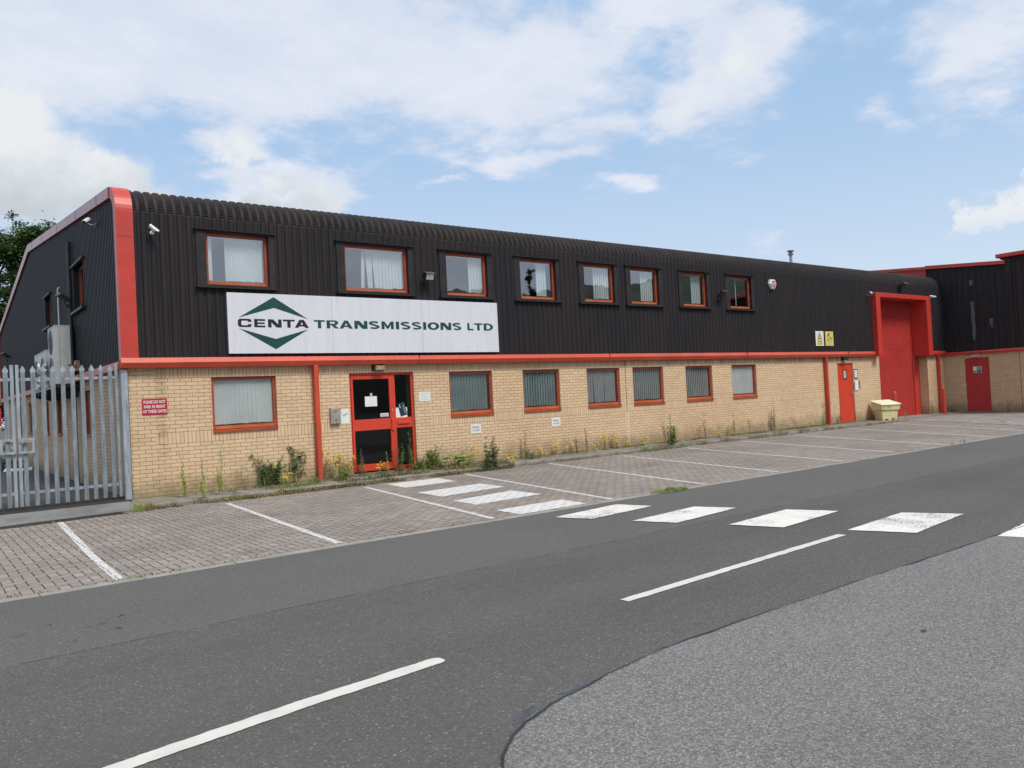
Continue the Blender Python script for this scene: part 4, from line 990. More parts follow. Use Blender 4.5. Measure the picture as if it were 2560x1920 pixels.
for (cx, cy, rx, ry, an) in [(5.52,-12.89,.13,.022,12),(5.12,-12.985,.17,.028,22),(6.5,-12.77,.15,.014,0)]:
    pts = []
    for k in range(18):
        q = 2*pi*k/18; r = 1+.35*mnoise.noise(Vector((cx*5+cos(q)*1.5, cy*5+sin(q)*1.5, 1))); u, v = rx*r*cos(q), ry*r*sin(q); c_, s_ = cos(radians(an)), sin(radians(an))
        pts.append((cx+u*c_-v*s_, cy+u*s_+v*c_, G+.002))
    mb.poly(pts)
struct('bitumen_patch', mb, M['bluejoint'])
# paved parking strip, edging, kerbed path, aprons
pv = [(-12,-7.455),(28.9,-7.455),(29.9,-6.3),(30.4,-5.46),(31.3,-4.1),(32.3,-2.63),(33.1,-1.19),(5.70,-1.19),(5.58,-1.46),(-12,-3.22)]
sheet('parking_paving', pv, G, M['paver'])
mb = MB()
x = -12.0
while x < 38:
    mb.box(x+.004, x+.911, -7.612, -7.458, G-.05, G+.003 + random.uniform(-.002,.003)); x += .915
struct('edging_strip', mb, M['edging'])
sheet('loading_apron', [(28.95,-7.455),(90,-7.455),(90,-.0),(33.4,.6),(33.15,-1.1),(32.32,-2.63),(31.32,-4.1),(30.42,-5.46),(29.92,-6.3)], G+.006, M['loading'])
mb = MB(); mb.box(33.2, X1+.1, -.6, .45, G-.05, .0); struct('loading_ramp', mb, M['loading'])
mb = MB(); x = 5.80
rr = random.Random(9)
while x < 33.1:
    w = .6; mb.box(x+.003, min(33.1, x+w)-.003, -1.02, .0, -.12, .022+rr.uniform(-.006,.006)); x += w
struct('wall_path', mb, M['kerb'])
mb = MB(); x = 5.80
while x < 33.0:
    z = .03+rr.uniform(-.006,.006); w = .912
    mb.extrude([(x+.004,-1.025,-.12),(x+.004,-1.185,-.12),(x+.004,-1.185,z-.02),(x+.004,-1.165,z),(x+.004,-1.025,z)], (min(w,33.1-x)-.008,0,0)); x += .915
struct('kerb', mb, M['kerb'])
mb = MB()
mb.add([(-8,-2.46,G+.004),(5.54,-1.105,G+.004),(5.80,-1.15,-.04),(5.80,-.35,.05),(-8,-.25,.05),(-8,-.25,-.2),(5.8,-.35,-.2),(-8,-2.46,-.2),(5.54,-1.105,-.2)], [(0,1,2,3,4),(0,7,8,1),(4,3,6,5)])
mb.poly([(5.45,-1.5,G-.004),(5.95,-1.5,G-.004),(5.95,-.98,G-.004),(5.45,-.98,G-.004)])
struct('gate_apron', mb, M['apron'])
sheet('yard', [(-60,-.25),(5.80,-.35),(5.94,0),(5.94,60),(-60,60)], .045, M['yard'])
sheet('soil_strip', [(-8,-.26),(5.80,-.36),(5.93,.02),(5.93,.75),(3,.55),(-8,.6)], .0535, M['soil'])
# slotted drain
t = thing('drain_channel', 'narrow slotted drain channel along the gate apron', 'drain', (4.0, -1.6, G))
D0, D1 = Vector((-8,-2.822,0)), Vector((5.56,-1.46,0)); dv = (D1-D0).normalized(); dn = Vector((-dv.y, dv.x, 0)); Ld = (D1-D0).length
def dq(s0, s1, n0, n1, z): return [tuple(D0+dv*a+dn*b+Vector((0,0,z))) for a, b in ((s0,n0),(s1,n0),(s1,n1),(s0,n1))]
mb = MB(); mb.poly(dq(0, Ld, .0, .35, G-.004)); mb.build('channel', M['grille_dark'], t)
mb = MB(); mb.extrude(dq(0, Ld, -.005, .025, G-.02), (0,0,.028)); mb.extrude(dq(0, Ld, .335, .36, G-.02), (0,0,.028))
s_ = 0.0
while s_ < Ld-.03: mb.extrude(dq(s_, s_+.022, .025, .335, G-.015), (0,0,.021)); s_ += .048
mb.build('grating', plain('cast_iron', (.06,.052,.046), .6, .2, var=.4, scale=10), t)

# ------------------------------------------------------------------ painted markings
def strip(name, pts, w, mat, z=G+.004, dash_round=0.0):
    P = [Vector(p) for p in pts]; mb = MB(); L = []; R = []
    seg = []
    for a, b in zip(P[:-1], P[1:]):
        n = max(1, int((b-a).length/(.02 if dash_round else .08))); seg += [a+(b-a)*i/n for i in range(n)]
    seg.append(P[-1])
    for i, p in enumerate(seg):
        d = (seg[min(i+1,len(seg)-1)]-seg[max(i-1,0)]).normalized(); nn = Vector((-d.y, d.x)); ww = w/2*(1+.10*mnoise.noise(Vector((p.x*6,p.y*6,3))))
        if dash_round:
            e = (p-seg[-1]).length if dash_round == 1 else 9; ww *= min(1, .5+.5*math.sqrt(min(1, e/.055)))
        o = nn*(.006*mnoise.noise(Vector((p.x*9,p.y*9,8))) + (.005*mnoise.noise(Vector((p.x*31,p.y*31,8))) if dash_round else 0))
        L.append(p+nn*ww+o); R.append(p-nn*ww+o)
    for i in range(len(seg)-1): mb.poly([(*L[i],z),(*R[i],z),(*R[i+1],z),(*L[i+1],z)])
    return struct(name, mb, mat)
for pts in [[(4.51,-1.60),(4.445,-3.0),(4.375,-4.4),(4.30,-6.0),(4.27,-7.43)], [(7.13,-1.75),(6.95,-4.0),(6.67,-7.40)], [(9.84,-1.80),(8.92,-7.44)], [(12.38,-1.6),(11.17,-7.44)], [(14.95,-1.42),(13.35,-7.47)],
            [(17.25,-1.62),(15.54,-7.38)], [(19.80,-1.60),(17.80,-7.36)], [(22.40,-1.45),(20.0,-7.3)], [(25.05,-1.5),(22.2,-7.45)], [(28.4,-1.4),(24.95,-7.4)], [(31.37,-1.45),(27.4,-7.2)]]:
    strip('parking_bay_line', pts, .092, M['paint_bay'])
def bar(name, q, z, mat):
    mb = MB(); q = [Vector(p) for p in q]; n = 14; pts = []
    for i in range(4):
        a, b = q[i], q[(i+1)%4]
        for k in range(n):
            p = a+(b-a)*k/n; pts.append((p.x+.012*mnoise.noise(Vector((p.x*8,p.y*8,1))), p.y+.012*mnoise.noise(Vector((p.x*8,p.y*8,5))), z))
    mb.poly(pts); return struct(name, mb, mat)
for q in [[(10.36,-1.70),(10.22,-2.72),(11.44,-2.66),(11.60,-1.70)], [(9.93,-3.66),(9.86,-4.62),(11.36,-4.42),(11.43,-3.52)], [(9.66,-5.28),(9.60,-6.02),(11.02,-5.92),(11.05,-5.02)], [(9.42,-6.80),(9.37,-7.44),(10.63,-7.43),(10.74,-6.76)]]:
    bar('walkway_bar', q, G+.004, M['paint_bar'])
for q in [[(9.47,-8.07),(9.65,-8.61),(10.95,-8.46),(10.79,-7.90)], [(9.85,-9.14),(10.05,-9.70),(11.43,-9.54),(11.21,-8.99)], [(10.29,-10.28),(10.49,-10.89),(11.88,-10.75),(11.65,-10.15)], [(10.73,-11.52),(10.98,-12.15),(12.42,-12.0),(12.15,-11.40)], [(11.24,-12.82),(11.42,-13.42),(12.95,-13.28),(12.66,-12.70)]]:
    bar('crossing_bar', q, G+.008, M['paint_road'])
strip('centre_dash', [(7.03,-11.79),(8.7,-11.70),(10.47,-11.61)], .095, M['paint_dash'], G+.005, dash_round=2)
strip('centre_dash', [(.6,-12.60),(2.0,-12.37),(3.36,-12.145),(4.3,-12.02),(5.26,-11.935)], .118, M['paint_dash'], G+.005, dash_round=1)
for pts in [[(36.91,.1),(34.92,-3.69)], [(32.72,-3.55),(31.02,-4.74)], [(32.62,-4.26),(30.29,-6.16)], [(29.75,-4.75),(29.5,-5.3)], [(31.62,-5.1),(32.2,-5.7)], [(33.6,-2.2),(31.6,-5.2)], [(30.6,-5.3),(29.7,-6.6)]]:
    strip('apron_line', pts, .09, M['paint_far'], G+.010)
mb = MB(); mb.add([(7.715,-13.755,G+.006),(7.745,-13.735,G+.010),(7.765,-13.76,G+.016),(7.735,-13.775,G+.010)], [(0,1,2,3)]); tag(mb.build('fallen_leaf', M['leaf_brown']), 'single dry brown leaf lying on the pale asphalt', 'leaf')

# ------------------------------------------------------------------ weeds
def leaf(mb, p, d, L, w, droop=.3, fold=.0):
    """a pointed leaf blade of two bent quads"""
    d = Vector(d).normalized(); side = d.cross(Vector((0,0,1)))
    side = side.normalized() if side.length > .05 else Vector((1,0,0)); p = Vector(p)
    m_ = p + d*L*.5 + Vector((0,0,L*.06)); e = p + d*L + Vector((0,0,-L*droop))
    q = p + d*L*.22
    mb.add([p, q+side*w*.4, m_+side*w*.5, e, m_-side*w*.5, q-side*w*.4], [(0,1,2,3,4,5)] if False else [(0,1,2),(0,2,4),(0,4,5),(2,3,4)])
def lobed(mb, p, d, L, rnd):
    d = Vector(d).normalized(); s = d.cross(Vector((0,0,1))).normalized(); p = Vector(p); n = 11; pts = []
    for i in range(n):
        a = -2.4 + 4.8*i/(n-1); r = L*(.62 if i % 2 else .40)*(1.15-.2*abs(a)/2.4)
        c = p + d*L*.35
        pts.append(c + d*r*cos(a) + s*r*sin(a) + Vector((0,0,-.25*r*abs(sin(a)) - .12*max(0, cos(a))*r)))
    mb.add([p] + pts, [(0, i+1, i+2) for i in range(n-1)])
def rv(r, el0=-.2, el1=.6):
    a = r.uniform(0, 2*pi); e = r.uniform(el0, el1); return Vector((cos(a)*cos(e), sin(a)*cos(e), sin(e)))
def flower(mb, p, r, rnd):
    p = Vector(p); nrm = (Vector((rnd.uniform(-.5,.5), rnd.uniform(-.9,.1), rnd.uniform(.3,1)))).normalized(); a = nrm.orthogonal().normalized(); b = nrm.cross(a); n = 8
    mb.add([p+nrm*r*.4] + [p + (a*cos(2*pi*k/n)+b*sin(2*pi*k/n))*r*(1 if k % 2 else .75) for k in range(n)], [(0, k+1, (k+1) % n+1) for k in range(n)])
def stemcurve(r, h, lean=.12, n=7, base=(0,0,0)):
    lx, ly = r.uniform(-lean, lean), r.uniform(-lean, lean)*.6; b = Vector(base)
    return [b + Vector((lx*h*(i/n)**1.6 + .02*h*sin(i*1.3+lx*20), ly*h*(i/n)**1.6, h*i/n)) for i in range(n+1)]

def weed(kind, x, y, h, label, seed):
    r = random.Random(seed)
    z = .02 if y > -1.19 else G
    names = {'spire':'tall_weed','ragwort':'yellow_flower_weed','bush':'leafy_bush','sapling':'sapling','broad':'broad_leaf_plant','dock':'dock_plant','dry':'dry_weed','grass':'grass_tuft','fine':'feathery_weed','mat':'creeping_weed'}
    t = thing(names[kind], label, 'grass' if kind == 'grass' else 'bush' if kind == 'bush' else 'sapling' if kind == 'sapling' else 'weed', (x, y, z), 'weeds growing along the front wall')
    st, fo, fl = MB(), MB(), MB(); ms, mf = 'stem', 'leaf_mid'
    def stem_of(c, r0=.006): st.tube(c, [r0*(1-.7*i/(len(c)-1)) for i in range(len(c))], 5, caps=False)
    if kind == 'spire':
        for s in range(1 if h < .6 else 2):
            hh = h*(1 if s == 0 else r.uniform(.45,.7)); c = stemcurve(r, hh, .06, 9, (0 if s == 0 else r.uniform(-.06,.06),0 if s == 0 else r.uniform(-.03,.03),0)); stem_of(c, .006)
            n = int(115*hh)
            for i in range(n):
                u = r.random()**.8; p = c[min(8, int(u*9))].lerp(c[min(9, int(u*9)+1)], (u*9) % 1); L = (.105*(1-u)+.028)*r.uniform(.7,1.2)*(.65+.5*h)
                leaf(fo, p, rv(r, .1, .95), L*1.25, L*.13+.007, .12)
        mf = 'leaf_mid' if ('dark' in label or 'before' in label) else 'leaf_lime'
    elif kind == 'fine':
        for s in range(7):
            hh = h*r.uniform(.5,1); c = stemcurve(r, hh, .15, 6, (r.uniform(-.14,.14), r.uniform(-.05,.05), 0)); stem_of(c, .003)
            for i in range(int(60*hh)+8):
                u = r.uniform(.1,1); leaf(fo, c[min(6,int(u*6))], rv(r, .3, 1.2), .05*r.uniform(.5,1.1), .004, .1)
        mf = 'leaf_lime'
    elif kind == 'ragwort':
        for s in range(max(3, int(6*h/.4))):
            hh = h*r.uniform(.45,1); b = (r.uniform(-.11,.11), r.uniform(-.05,.05), 0); c = stemcurve(r, hh, .25, 6, b); stem_of(c, .004)
            for i in range(10):
                leaf(fo, c[r.randint(0,4)], rv(r, 0, .8), r.uniform(.03,.075), .018, .25)
            for k in range(r.randint(3,5)):
                e = c[-1] + Vector((r.uniform(-.07,.07), r.uniform(-.05,.03), r.uniform(-.06,.03))); st.tube([c[-2].lerp(c[-1],.3), e], .0022, 4, caps=False)
                for q in range(r.randint(1,3)): flower(fl, e+Vector((r.uniform(-.018,.018),r.uniform(-.018,.01),r.uniform(-.012,.018))), r.uniform(.013,.024), r)
        mf = 'leaf_dry' if 'dry' in label else 'leaf_mid'
    elif kind == 'bush':
        for s in range(int(9+14*h)):
            hh = h*r.uniform(.4,1); c = stemcurve(r, hh, .30, 7, (r.uniform(-.10,.10)*(1+h), r.uniform(-.07,.07), 0)); stem_of(c, .005)
            for i in range(int(52*hh)+12):
                u = r.uniform(.12,1); L = r.uniform(.06,.115)*(.55+.55*h); leaf(fo, c[min(7,int(u*7.99))]+Vector((r.uniform(-.01,.01),)*3), rv(r, -.1, .8), L, L*.36, .28)
        mf = 'leaf_grey' if 'grey' in label else 'leaf_deep' if 'dark' in label else 'leaf_mid'
    elif kind == 'sapling':
        c = stemcurve(r, h, .04, 8); stem_of(c, .007)
        for k in range(11):
            p = c[2+min(6, k*7//11)]; d = rv(r, .1, .6); d.y *= .5; d.x = abs(d.x)*(1 if k % 2 else -1); e = p + d*r.uniform(.16,.27)*(.75+.4*h); st.tube([p, e], .003, 4, caps=False)
            for i in range(12):
                q = p.lerp(e, r.uniform(.25,1.15)); leaf(fo, q, rv(r, -.2, .6), r.uniform(.06,.095), .055, .25)
        for i in range(18): leaf(fo, c[-1]+Vector((r.uniform(-.06,.06),r.uniform(-.04,.04),r.uniform(-.05,.02))), rv(r, -.2, .7), r.uniform(.05,.09), .05, .2)
        mf = 'leaf_deep'
    elif kind == 'broad':
        for k in range(20):
            d = rv(r, .25, 1.2); L = h*r.uniform(.35,.85); b = Vector((r.uniform(-.05,.05), r.uniform(-.05,.05), 0)); e = b + Vector((d.x*h*.55, d.y*h*.35, L))
            st.tube([b, b.lerp(e,.6)+Vector((0,0,.03)), e], .004, 5, caps=False); lobed(fo, e, (d.x, d.y-.3, -.1), r.uniform(.17,.25), r)
        mf = 'leaf_mid'
    elif kind == 'dock':
        ns = 1 if h < .6 else 2 if h < .8 else 4
        for s in range(ns):
            hh = h*(1 if s == 0 else r.uniform(.6,.95)); c = stemcurve(r, hh, .10, 9, (r.uniform(-.06,.06)*(s > 0), 0, 0)); stem_of(c, .006)
            for i in range(int(150*hh)):
                u = r.uniform(.25 if h > .8 else .4, 1); p = c[min(8,int(u*9))] + Vector((r.uniform(-.022,.022), r.uniform(-.02,.02), r.uniform(-.03,.03))); leaf(fo, p, rv(r, -.3, .9), r.uniform(.018,.04), .013, .2)
            for i in range(7): leaf(fl, c[r.randint(0,4)], rv(r, 0, .7), r.uniform(.06,.12), .025, .4)
        ms, mf = 'stem_red', 'leaf_brown'
    elif kind == 'dry':
        for s in range(4):
            hh = h*r.uniform(.6,1) if s else h; c = stemcurve(r, hh, .28 if s else .08, 8, (r.uniform(-.05,.05), 0, 0)); stem_of(c, .0045)
            for k in range(9):
                p = c[r.randint(3,8)]; e = p + rv(r, .2, 1.1)*r.uniform(.05,.14)*(.5+h); st.tube([p, e], .0018, 4, caps=False)
                for q in range(5): leaf(fo, p.lerp(e, r.uniform(.4,1)), rv(r, -.2, .9), r.uniform(.015,.035), .009, .1)
            for i in range(8): leaf(fl, c[r.randint(0,3)], rv(r, 0, .8), r.uniform(.04,.07), .018, .3)
        ms, mf = 'stem_red', 'leaf_dry'
    elif kind == 'grass':
        for i in range(150):
            b = Vector((r.gauss(0,.055), r.gauss(0,.04), 0)); leaf(fo, b, rv(r, .75, 1.5), h*r.uniform(.4,1.1), .007, r.uniform(-.05,.35))
        mf = 'leaf_dry' if 'dry' in label else 'leaf_lime'
    elif kind == 'mat':
        for i in range(420):
            a = r.uniform(0,2*pi); q = math.sqrt(r.random()); b = Vector((cos(a)*q*.42, sin(a)*q*.16, r.uniform(0,h*(1-q*.6)))); leaf(fo, b, rv(r, 0, 1.0), r.uniform(.03,.065), .016, .2)
        mf = 'leaf_mid'
    M4 = Matrix.Translation((x, y, z))
    if st.v: st.xf(M4).build('stem', M[ms], t)
    if fo.v: fo.xf(M4).build('foliage', M[mf], t)
    if fl.v: fl.xf(M4).build('flowers' if kind == 'ragwort' else 'basal_leaves', M['petal'] if kind == 'ragwort' else M['leaf_mid'], t)
    return t
CX, CYm = 2.619, -16.275
def settle(x, y):
    y2 = min(max(y, -1.36), -.10); return CX + (x-CX)*(y2-CYm)/(y-CYm), y2
WEEDS = [
 ('grass',5.67,-1.74,.24,'bright grass tuft at the foot of the brick corner next to the gate post'),
 ('grass',5.82,-1.73,.19,'dry grass tuft just right of the bright tuft at the brick corner'),
 ('spire',6.72,-.50,.84,'tall lime green spiky weed under the red parking warning sign'),
 ('spire',6.86,-1.16,.74,'thin lime spiky weed on the kerb, second from the warning sign'),
 ('spire',7.37,-.65,.94,'upright spiky weed below the left corner of the big ground floor window'),
 ('fine',7.97,-.10,.58,'wispy lime feathery clump under the middle of the big ground floor window'),
 ('fine',8.32,-.10,.34,'low feathery sprig between the wispy clump and the yellow flowers'),
 ('fine',8.47,-.15,.36,'short lime feathery weed left of the yellow flowering bush'),
 ('bush',8.60,.0,.66,'dark leafy bush behind yellow flowers, left of the bare sapling'),
 ('ragwort',8.80,-.15,.36,'bright yellow flower cluster in front of the dark leafy bush'),
 ('sapling',9.25,.20,.66,'young sapling with rounded leaves just left of the first red downpipe'),
 ('mat',8.93,-.75,.07,'flat green weed on the path in front of the young sapling'),
 ('bush',9.27,-.67,.15,'tiny leafy weed at the foot of the first red downpipe'),
 ('ragwort',9.98,.20,.64,'tall yellow flowers between the first red downpipe and the entrance'),
 ('bush',9.86,-.69,.36,'low green leafy weed under the tall yellow flowers by the entrance'),
 ('ragwort',10.36,.10,.54,'scattered dry yellow flowers at the left entrance door jamb'),
 ('spire',10.66,.0,.62,'dark spiky weed leaning over the left side of the entrance glass'),
 ('ragwort',11.05,-.2,.27,'short yellow flowers in the middle of the entrance threshold'),
 ('spire',11.30,.0,.50,'single spiky weed in front of the right half of the entrance door'),
 ('dry',11.55,.0,.74,'thin reddish dry stalk in front of the entrance door mullion'),
 ('spire',11.72,-.0,.66,'spiky weed before the lower side light, left of the tallest one'),
 ('spire',11.94,.0,.92,'tallest spiky weed before the lower side light of the entrance'),
 ('bush',12.24,.10,.30,'low round green weed right beside the entrance frame'),
 ('bush',12.51,-.10,.52,'upright small green bush right of the entrance'),
 ('broad',12.76,-.59,.42,'broad leaved plant with big lobed leaves near the visitors plate'),
 ('ragwort',13.08,-.86,.52,'thin tall weed with few yellow flowers below the left visitors plate'),
 ('bush',13.36,-1.25,.76,'largest grey green leafy bush at the kerb, right of the broad leaved plant'),
 ('ragwort',13.95,-1.25,.46,'dense yellow flowers at the right side of the largest bush'),
 ('dock',15.25,-.16,.76,'thin brown dock stalk between the two visitors plates'),
 ('bush',15.12,-.45,.24,'low dark bush at the foot of the thin brown dock stalk'),
 ('ragwort',15.40,-.50,.32,'low rounded yellow flower clump right of the low dark bush'),
 ('ragwort',16.18,-.12,.30,'sparse low yellow flowers left of the second visitors plate'),
 ('ragwort',16.64,-.15,.26,'small yellow flower clump below the second visitors plate'),
 ('dry',16.94,-.20,.40,'bent dry stalks right of the second visitors plate'),
 ('dock',17.06,-.50,.68,'narrow red brown dock stalk under the curtained window'),
 ('ragwort',17.34,-.45,.22,'tiny yellow weed right of the narrow red brown dock stalk'),
 ('ragwort',17.86,-.28,.52,'dry branching weed with faded yellow flowers below the curtained window'),
 ('ragwort',18.42,-.15,.46,'single stem with a yellow top right of the faded dry flowers'),
 ('ragwort',18.98,-.12,.26,'low yellow flowers at the pale salt stain on the wall'),
 ('ragwort',19.5,-.18,.24,'low yellow flowers right of the pale salt stain'),
 ('mat',18.70,-1.22,.16,'wide green creeping mat spilling over the kerb'),
 ('dry',20.10,-.52,.72,'tall pale dry weed behind the creeping mat'),
 ('bush',19.75,-1.10,.52,'dark green bush at the kerb right of the creeping mat'),
 ('spire',19.72,-1.08,.88,'tall spike rising out of the dark green kerb bush'),
 ('dry',22.25,-.24,.80,'forked dry brown weed below the sixth ground floor window'),
 ('ragwort',22.75,-.36,.26,'yellow flowers at the foot of the forked dry weed'),
 ('dock',23.68,-.25,.72,'dark dock stalk left of the last ground floor window'),
 ('dock',24.31,-.39,.50,'shorter curved dock stalk under the last ground floor window'),
 ('spire',25.15,-.32,.36,'small spiky weed right of the last ground floor window'),
 ('dock',26.00,-.12,.94,'thick clump of tall brown dock on the blank stretch of wall'),
 ('ragwort',28.3,-.15,.20,'low yellow flowers well left of the second red downpipe'),
 ('dry',29.15,-.10,.78,'thin dry stalks just left of the second red downpipe'),
 ('dry',30.2,-.10,.40,'dark dry weed between the second red downpipe and the bright red door'),
 ('fine',33.75,-.75,.45,'yellow grass stalks beside the bollard behind the grit bin'),
 ('bush',38.55,-.45,.24,'small weed at the wall left of the crimson door'),
 ('ragwort',38.6,-2.15,.26,'pale flowering weed right of the crimson door'),
 ('dry',38.65,-2.55,.5,'thin dry stem growing farthest right along the neighbouring wall'),
 ('mat',12.34,-7.56,.05,'flat green weed on the paving edge near the crossing bars'),
]
for i, (k, x, y, h, lab) in enumerate(WEEDS):
    if x < 33 and y > -7: x, y = settle(x, y)
    weed(k, x, y, h, lab, 100+i)

# low mixed growth and leaf litter along the kerb foot and the road edge (nobody could count it)
def scrub(name, spots, mats, label):
    mb = MB(); r = random.Random(21)
    for (x0, x1, y0, y1, n, hmax, z) in spots:
        for i in range(n):
            x, y = r.uniform(x0, x1), r.uniform(y0, y1)
            if mnoise.noise(Vector((x*1.7, y*2, 4))) + mnoise.noise(Vector((x*6, y*6, 1)))*.5 < -.12: continue
            h = hmax*r.uniform(.25,1)*(1 + .6*mnoise.noise(Vector((x*2.2, 0, 9)))); q = mnoise.noise(Vector((x*1.3, y*3, 12))) + r.uniform(-.35,.35)
            n0 = len(mb.f)
            leaf(mb, (x, y, z), rv(r, .1, 1.45), max(.015, h), r.uniform(.005,.016), r.uniform(0,.35))
            for k in range(n0, len(mb.f)): mb.m[k] = 0 if q > .34 else 1 if q > -.06 else 2 if q > -.34 else 3
    return tag(mb.build(name, mats), label, 'ground cover', kind='stuff')
mats = [M['leaf_mid'], M['leaf_dry'], M['leaf_brown'], M['leaf_deep']]
scrub('kerb_weeds', [(5.72,9.4,-1.36,-1.17,3800,.075,G),(7.2,14.2,-1.46,-1.17,9500,.115,G),(9.6,14.0,-1.15,-.8,3200,.13,.03),(12.0,14.4,-.7,-.05,1500,.16,.02),(18,33,-.30,-.02,2500,.10,.02),(14.2,20,-1.30,-1.16,2600,.05,G),(18,28,-1.28,-.95,5200,.10,.0),(28,33,-1.25,-1.05,500,.05,0.),
   (5.95,33,-.16,-.02,4200,.06,.02),(7.6,9.2,-.75,-.1,1400,.07,.02),(9.5,14,-.6,-.05,2400,.09,.02),(14.5,29,-.45,-.03,4200,.08,.02),(38.3,38.9,-3.6,-.2,500,.08,0)], mats, 'mixed dry and green weeds along the kerb foot')
scrub('edge_weeds', [(2.0,9.0,-7.50,-7.40,900,.035,G),(12.0,12.75,-7.58,-7.42,420,.08,G),(18,23,-7.5,-7.42,260,.03,G),(22.2,23.2,-7.55,-7.4,200,.09,G),(3.0,6.5,-4.4,-1.8,130,.04,G),(4.0,4.6,-1.75,-1.45,60,.06,G)], mats, 'moss and weeds in the paving edge beside the road')

# ------------------------------------------------------------------ trees behind the yard
def tree(x, y, H, R, label, mat, seed, clumps=70, per=120, ls=.20, shape=1.0):
    r = random.Random(seed); t = thing('tree', label, 'tree', (x, y, 0), 'trees beyond the yard')
    tr = MB(); c = [Vector((x + .25*sin(i*.9+seed), y, H*.8*i/8)) for i in range(9)]; tr.tube(c, [.30*(1-.85*i/8)*H/13 for i in range(9)], 9)
    cr = MB()
    for k in range(clumps):
        u = r.random(); zc = H*(.22+.76*u); rad = R*math.sqrt(max(.02, 1-((u-.42)/.62)**2))*shape**u; a = r.uniform(0,2*pi); q = rad*math.sqrt(r.random())
        cc = Vector((x+cos(a)*q, y+sin(a)*q, zc)); s = r.uniform(.5,1.0)*R*.28
        b = c[min(8, int((zc*.72)/H/.8*8))]; tr.tube([b, b.lerp(cc,.5)+Vector((0,0,.2)), cc], [.07,.045,.012], 5, caps=False)
        for i in range(per):
            d = Vector((r.gauss(0,.5), r.gauss(0,.5), r.gauss(0,.36)))*s; leaf(cr, cc+d, rv(r, -.6, .5), ls*r.uniform(.6,1.4), ls*.6, .2)
    tr.build('trunk', M['bark'], t); cr.build('crown', M[mat], t)
tree(10.0, 43, 14.7, 3.3, 'broad bright green tree rising behind the gable end', 'leaf_tree', 11, 150, 190, .25)
tree(6.9, 44, 14.2, 2.8, 'green tree left of the broad one, cut by the picture edge', 'leaf_tree', 12, 120, 170, .25)
tree(11.0, 44, 14.3, 1.9, 'green tree crown against the gable trim, right of the broad tree', 'leaf_tree', 18, 60, 150, .24)
tree(9.2, 52, 17.3, 1.5, 'slim taller conifer top poking above the green trees', 'leaf_dark', 13, 46, 70, .22, .35)
tree(12.3, 47, 15.0, 2.2, 'small dark treetop just showing over the gable trim', 'leaf_dark', 14, 60, 110, .24)
tree(4.5, 50, 11.0, 3.0, 'dark low tree filling the far left of the yard', 'leaf_dark', 15, 60, 110, .26)
tree(7.6, 34, 6.2, 2.0, 'low bushy tree behind the far end of the gable', 'leaf_dark', 16, 50, 110, .22)

tree(54, -47, 15.0, 1.2, 'slim dark tree mirrored in the fourth upstairs window', 'leaf_dark', 17, 60, 80, .24, .35)

# wooded ridge across the valley behind the photographer (mirrored in the windows)
mb = MB(); n = 90; rows = []
for i in range(n+1):
    a = radians(-110 + 196*i/n); el = 8.9 + 1.5*mnoise.noise(Vector((i*.16, 2, 0))) + .9*mnoise.noise(Vector((i*.55, 5, 0))) + .25*mnoise.noise(Vector((i*1.9, 5, 0)))
    D = 300; rows.append([(CX+sin(a)*d, CYm-cos(a)*d, z) for d, z in ((130,-.2),(200,D*math.tan(radians(el))*.35),(260,D*math.tan(radians(el))*.75),(300,D*math.tan(radians(el))),(360,0))])
for i in range(n):
    for k in range(4): mb.poly([rows[i][k], rows[i+1][k], rows[i+1][k+1], rows[i][k+1]])
struct('hills', mb, M['hill'], smooth=True)

# ------------------------------------------------------------------ sky, sun, camera
SUN_EL, SUN_AZ = radians(54), radians(172)          # azimuth clockwise from +y: behind the photographer, to the right
w = bpy.data.worlds.new('World'); S.world = w; w.use_nodes = True
t = NT(w.node_tree)
sky = t.n('TexSky', sky_type='NISHITA', sun_disc=False, sun_elevation=SUN_EL, sun_rotation=SUN_AZ, air_density=1.0, dust_density=1.2, ozone_density=1.0, altitude=50)
V = t.n('TexCoord').outputs['Generated']
dx, dy, dz = t.sep(V)
az = t.m('MULTIPLY', t.m('ARCTAN2', dx, dy), 180/pi); el = t.m('MULTIPLY', t.m('ARCSINE', dz), 180/pi)
# planar cloud-layer coordinates: clouds shrink towards the horizon
inv = t.m('DIVIDE', 1.0, t.m('ADD', t.m('MAXIMUM', dz, 0.0), .16))
CP = t.comb(t.m('MULTIPLY', dx, inv), t.m('MULTIPLY', dy, inv), 0.0)
wv = t.n('TexNoise', {'Vector': CP, 'Scale': 2.2, 'Detail': 5.0, 'Roughness': .6}).outputs[1]
wx, wy, _ = t.sep(wv)
az2 = t.m('ADD', az, t.m('MULTIPLY', t.m('SUBTRACT', wx, .5), 11.0)); el2 = t.m('ADD', el, t.m('MULTIPLY', t.m('SUBTRACT', wy, .5), 5.5))
BL = [(19.4,24.6,21.6,5.0,1.15),(8.4,23.8,12.5,4.6,1.3),(37.5,22.4,12,4.2,.9),(43.6,18.9,6.4,2.6,.62),(54.0,21.3,4.4,4.2,.95),(50.8,19.1,4.6,2.2,.7),(40.2,17.2,7.5,1.1,.7),
      (24.3,14.9,3.0,1.5,1.15),(20.5,14.4,3.6,1.9,1.1),(18.9,18.4,2.5,1.9,1.0),(69.0,20.0,5.2,3.4,.62),(63.2,17.6,1.6,1.8,.45),
      (46.9,14.4,2.2,.6,.55),(33.1,15.9,2.0,.4,.5),(54.6,9.4,1.3,.9,.5),(50.6,25.4,9,2.2,.8),(64,24,4,1.4,.4),(30,19.5,9,2.0,.5)]
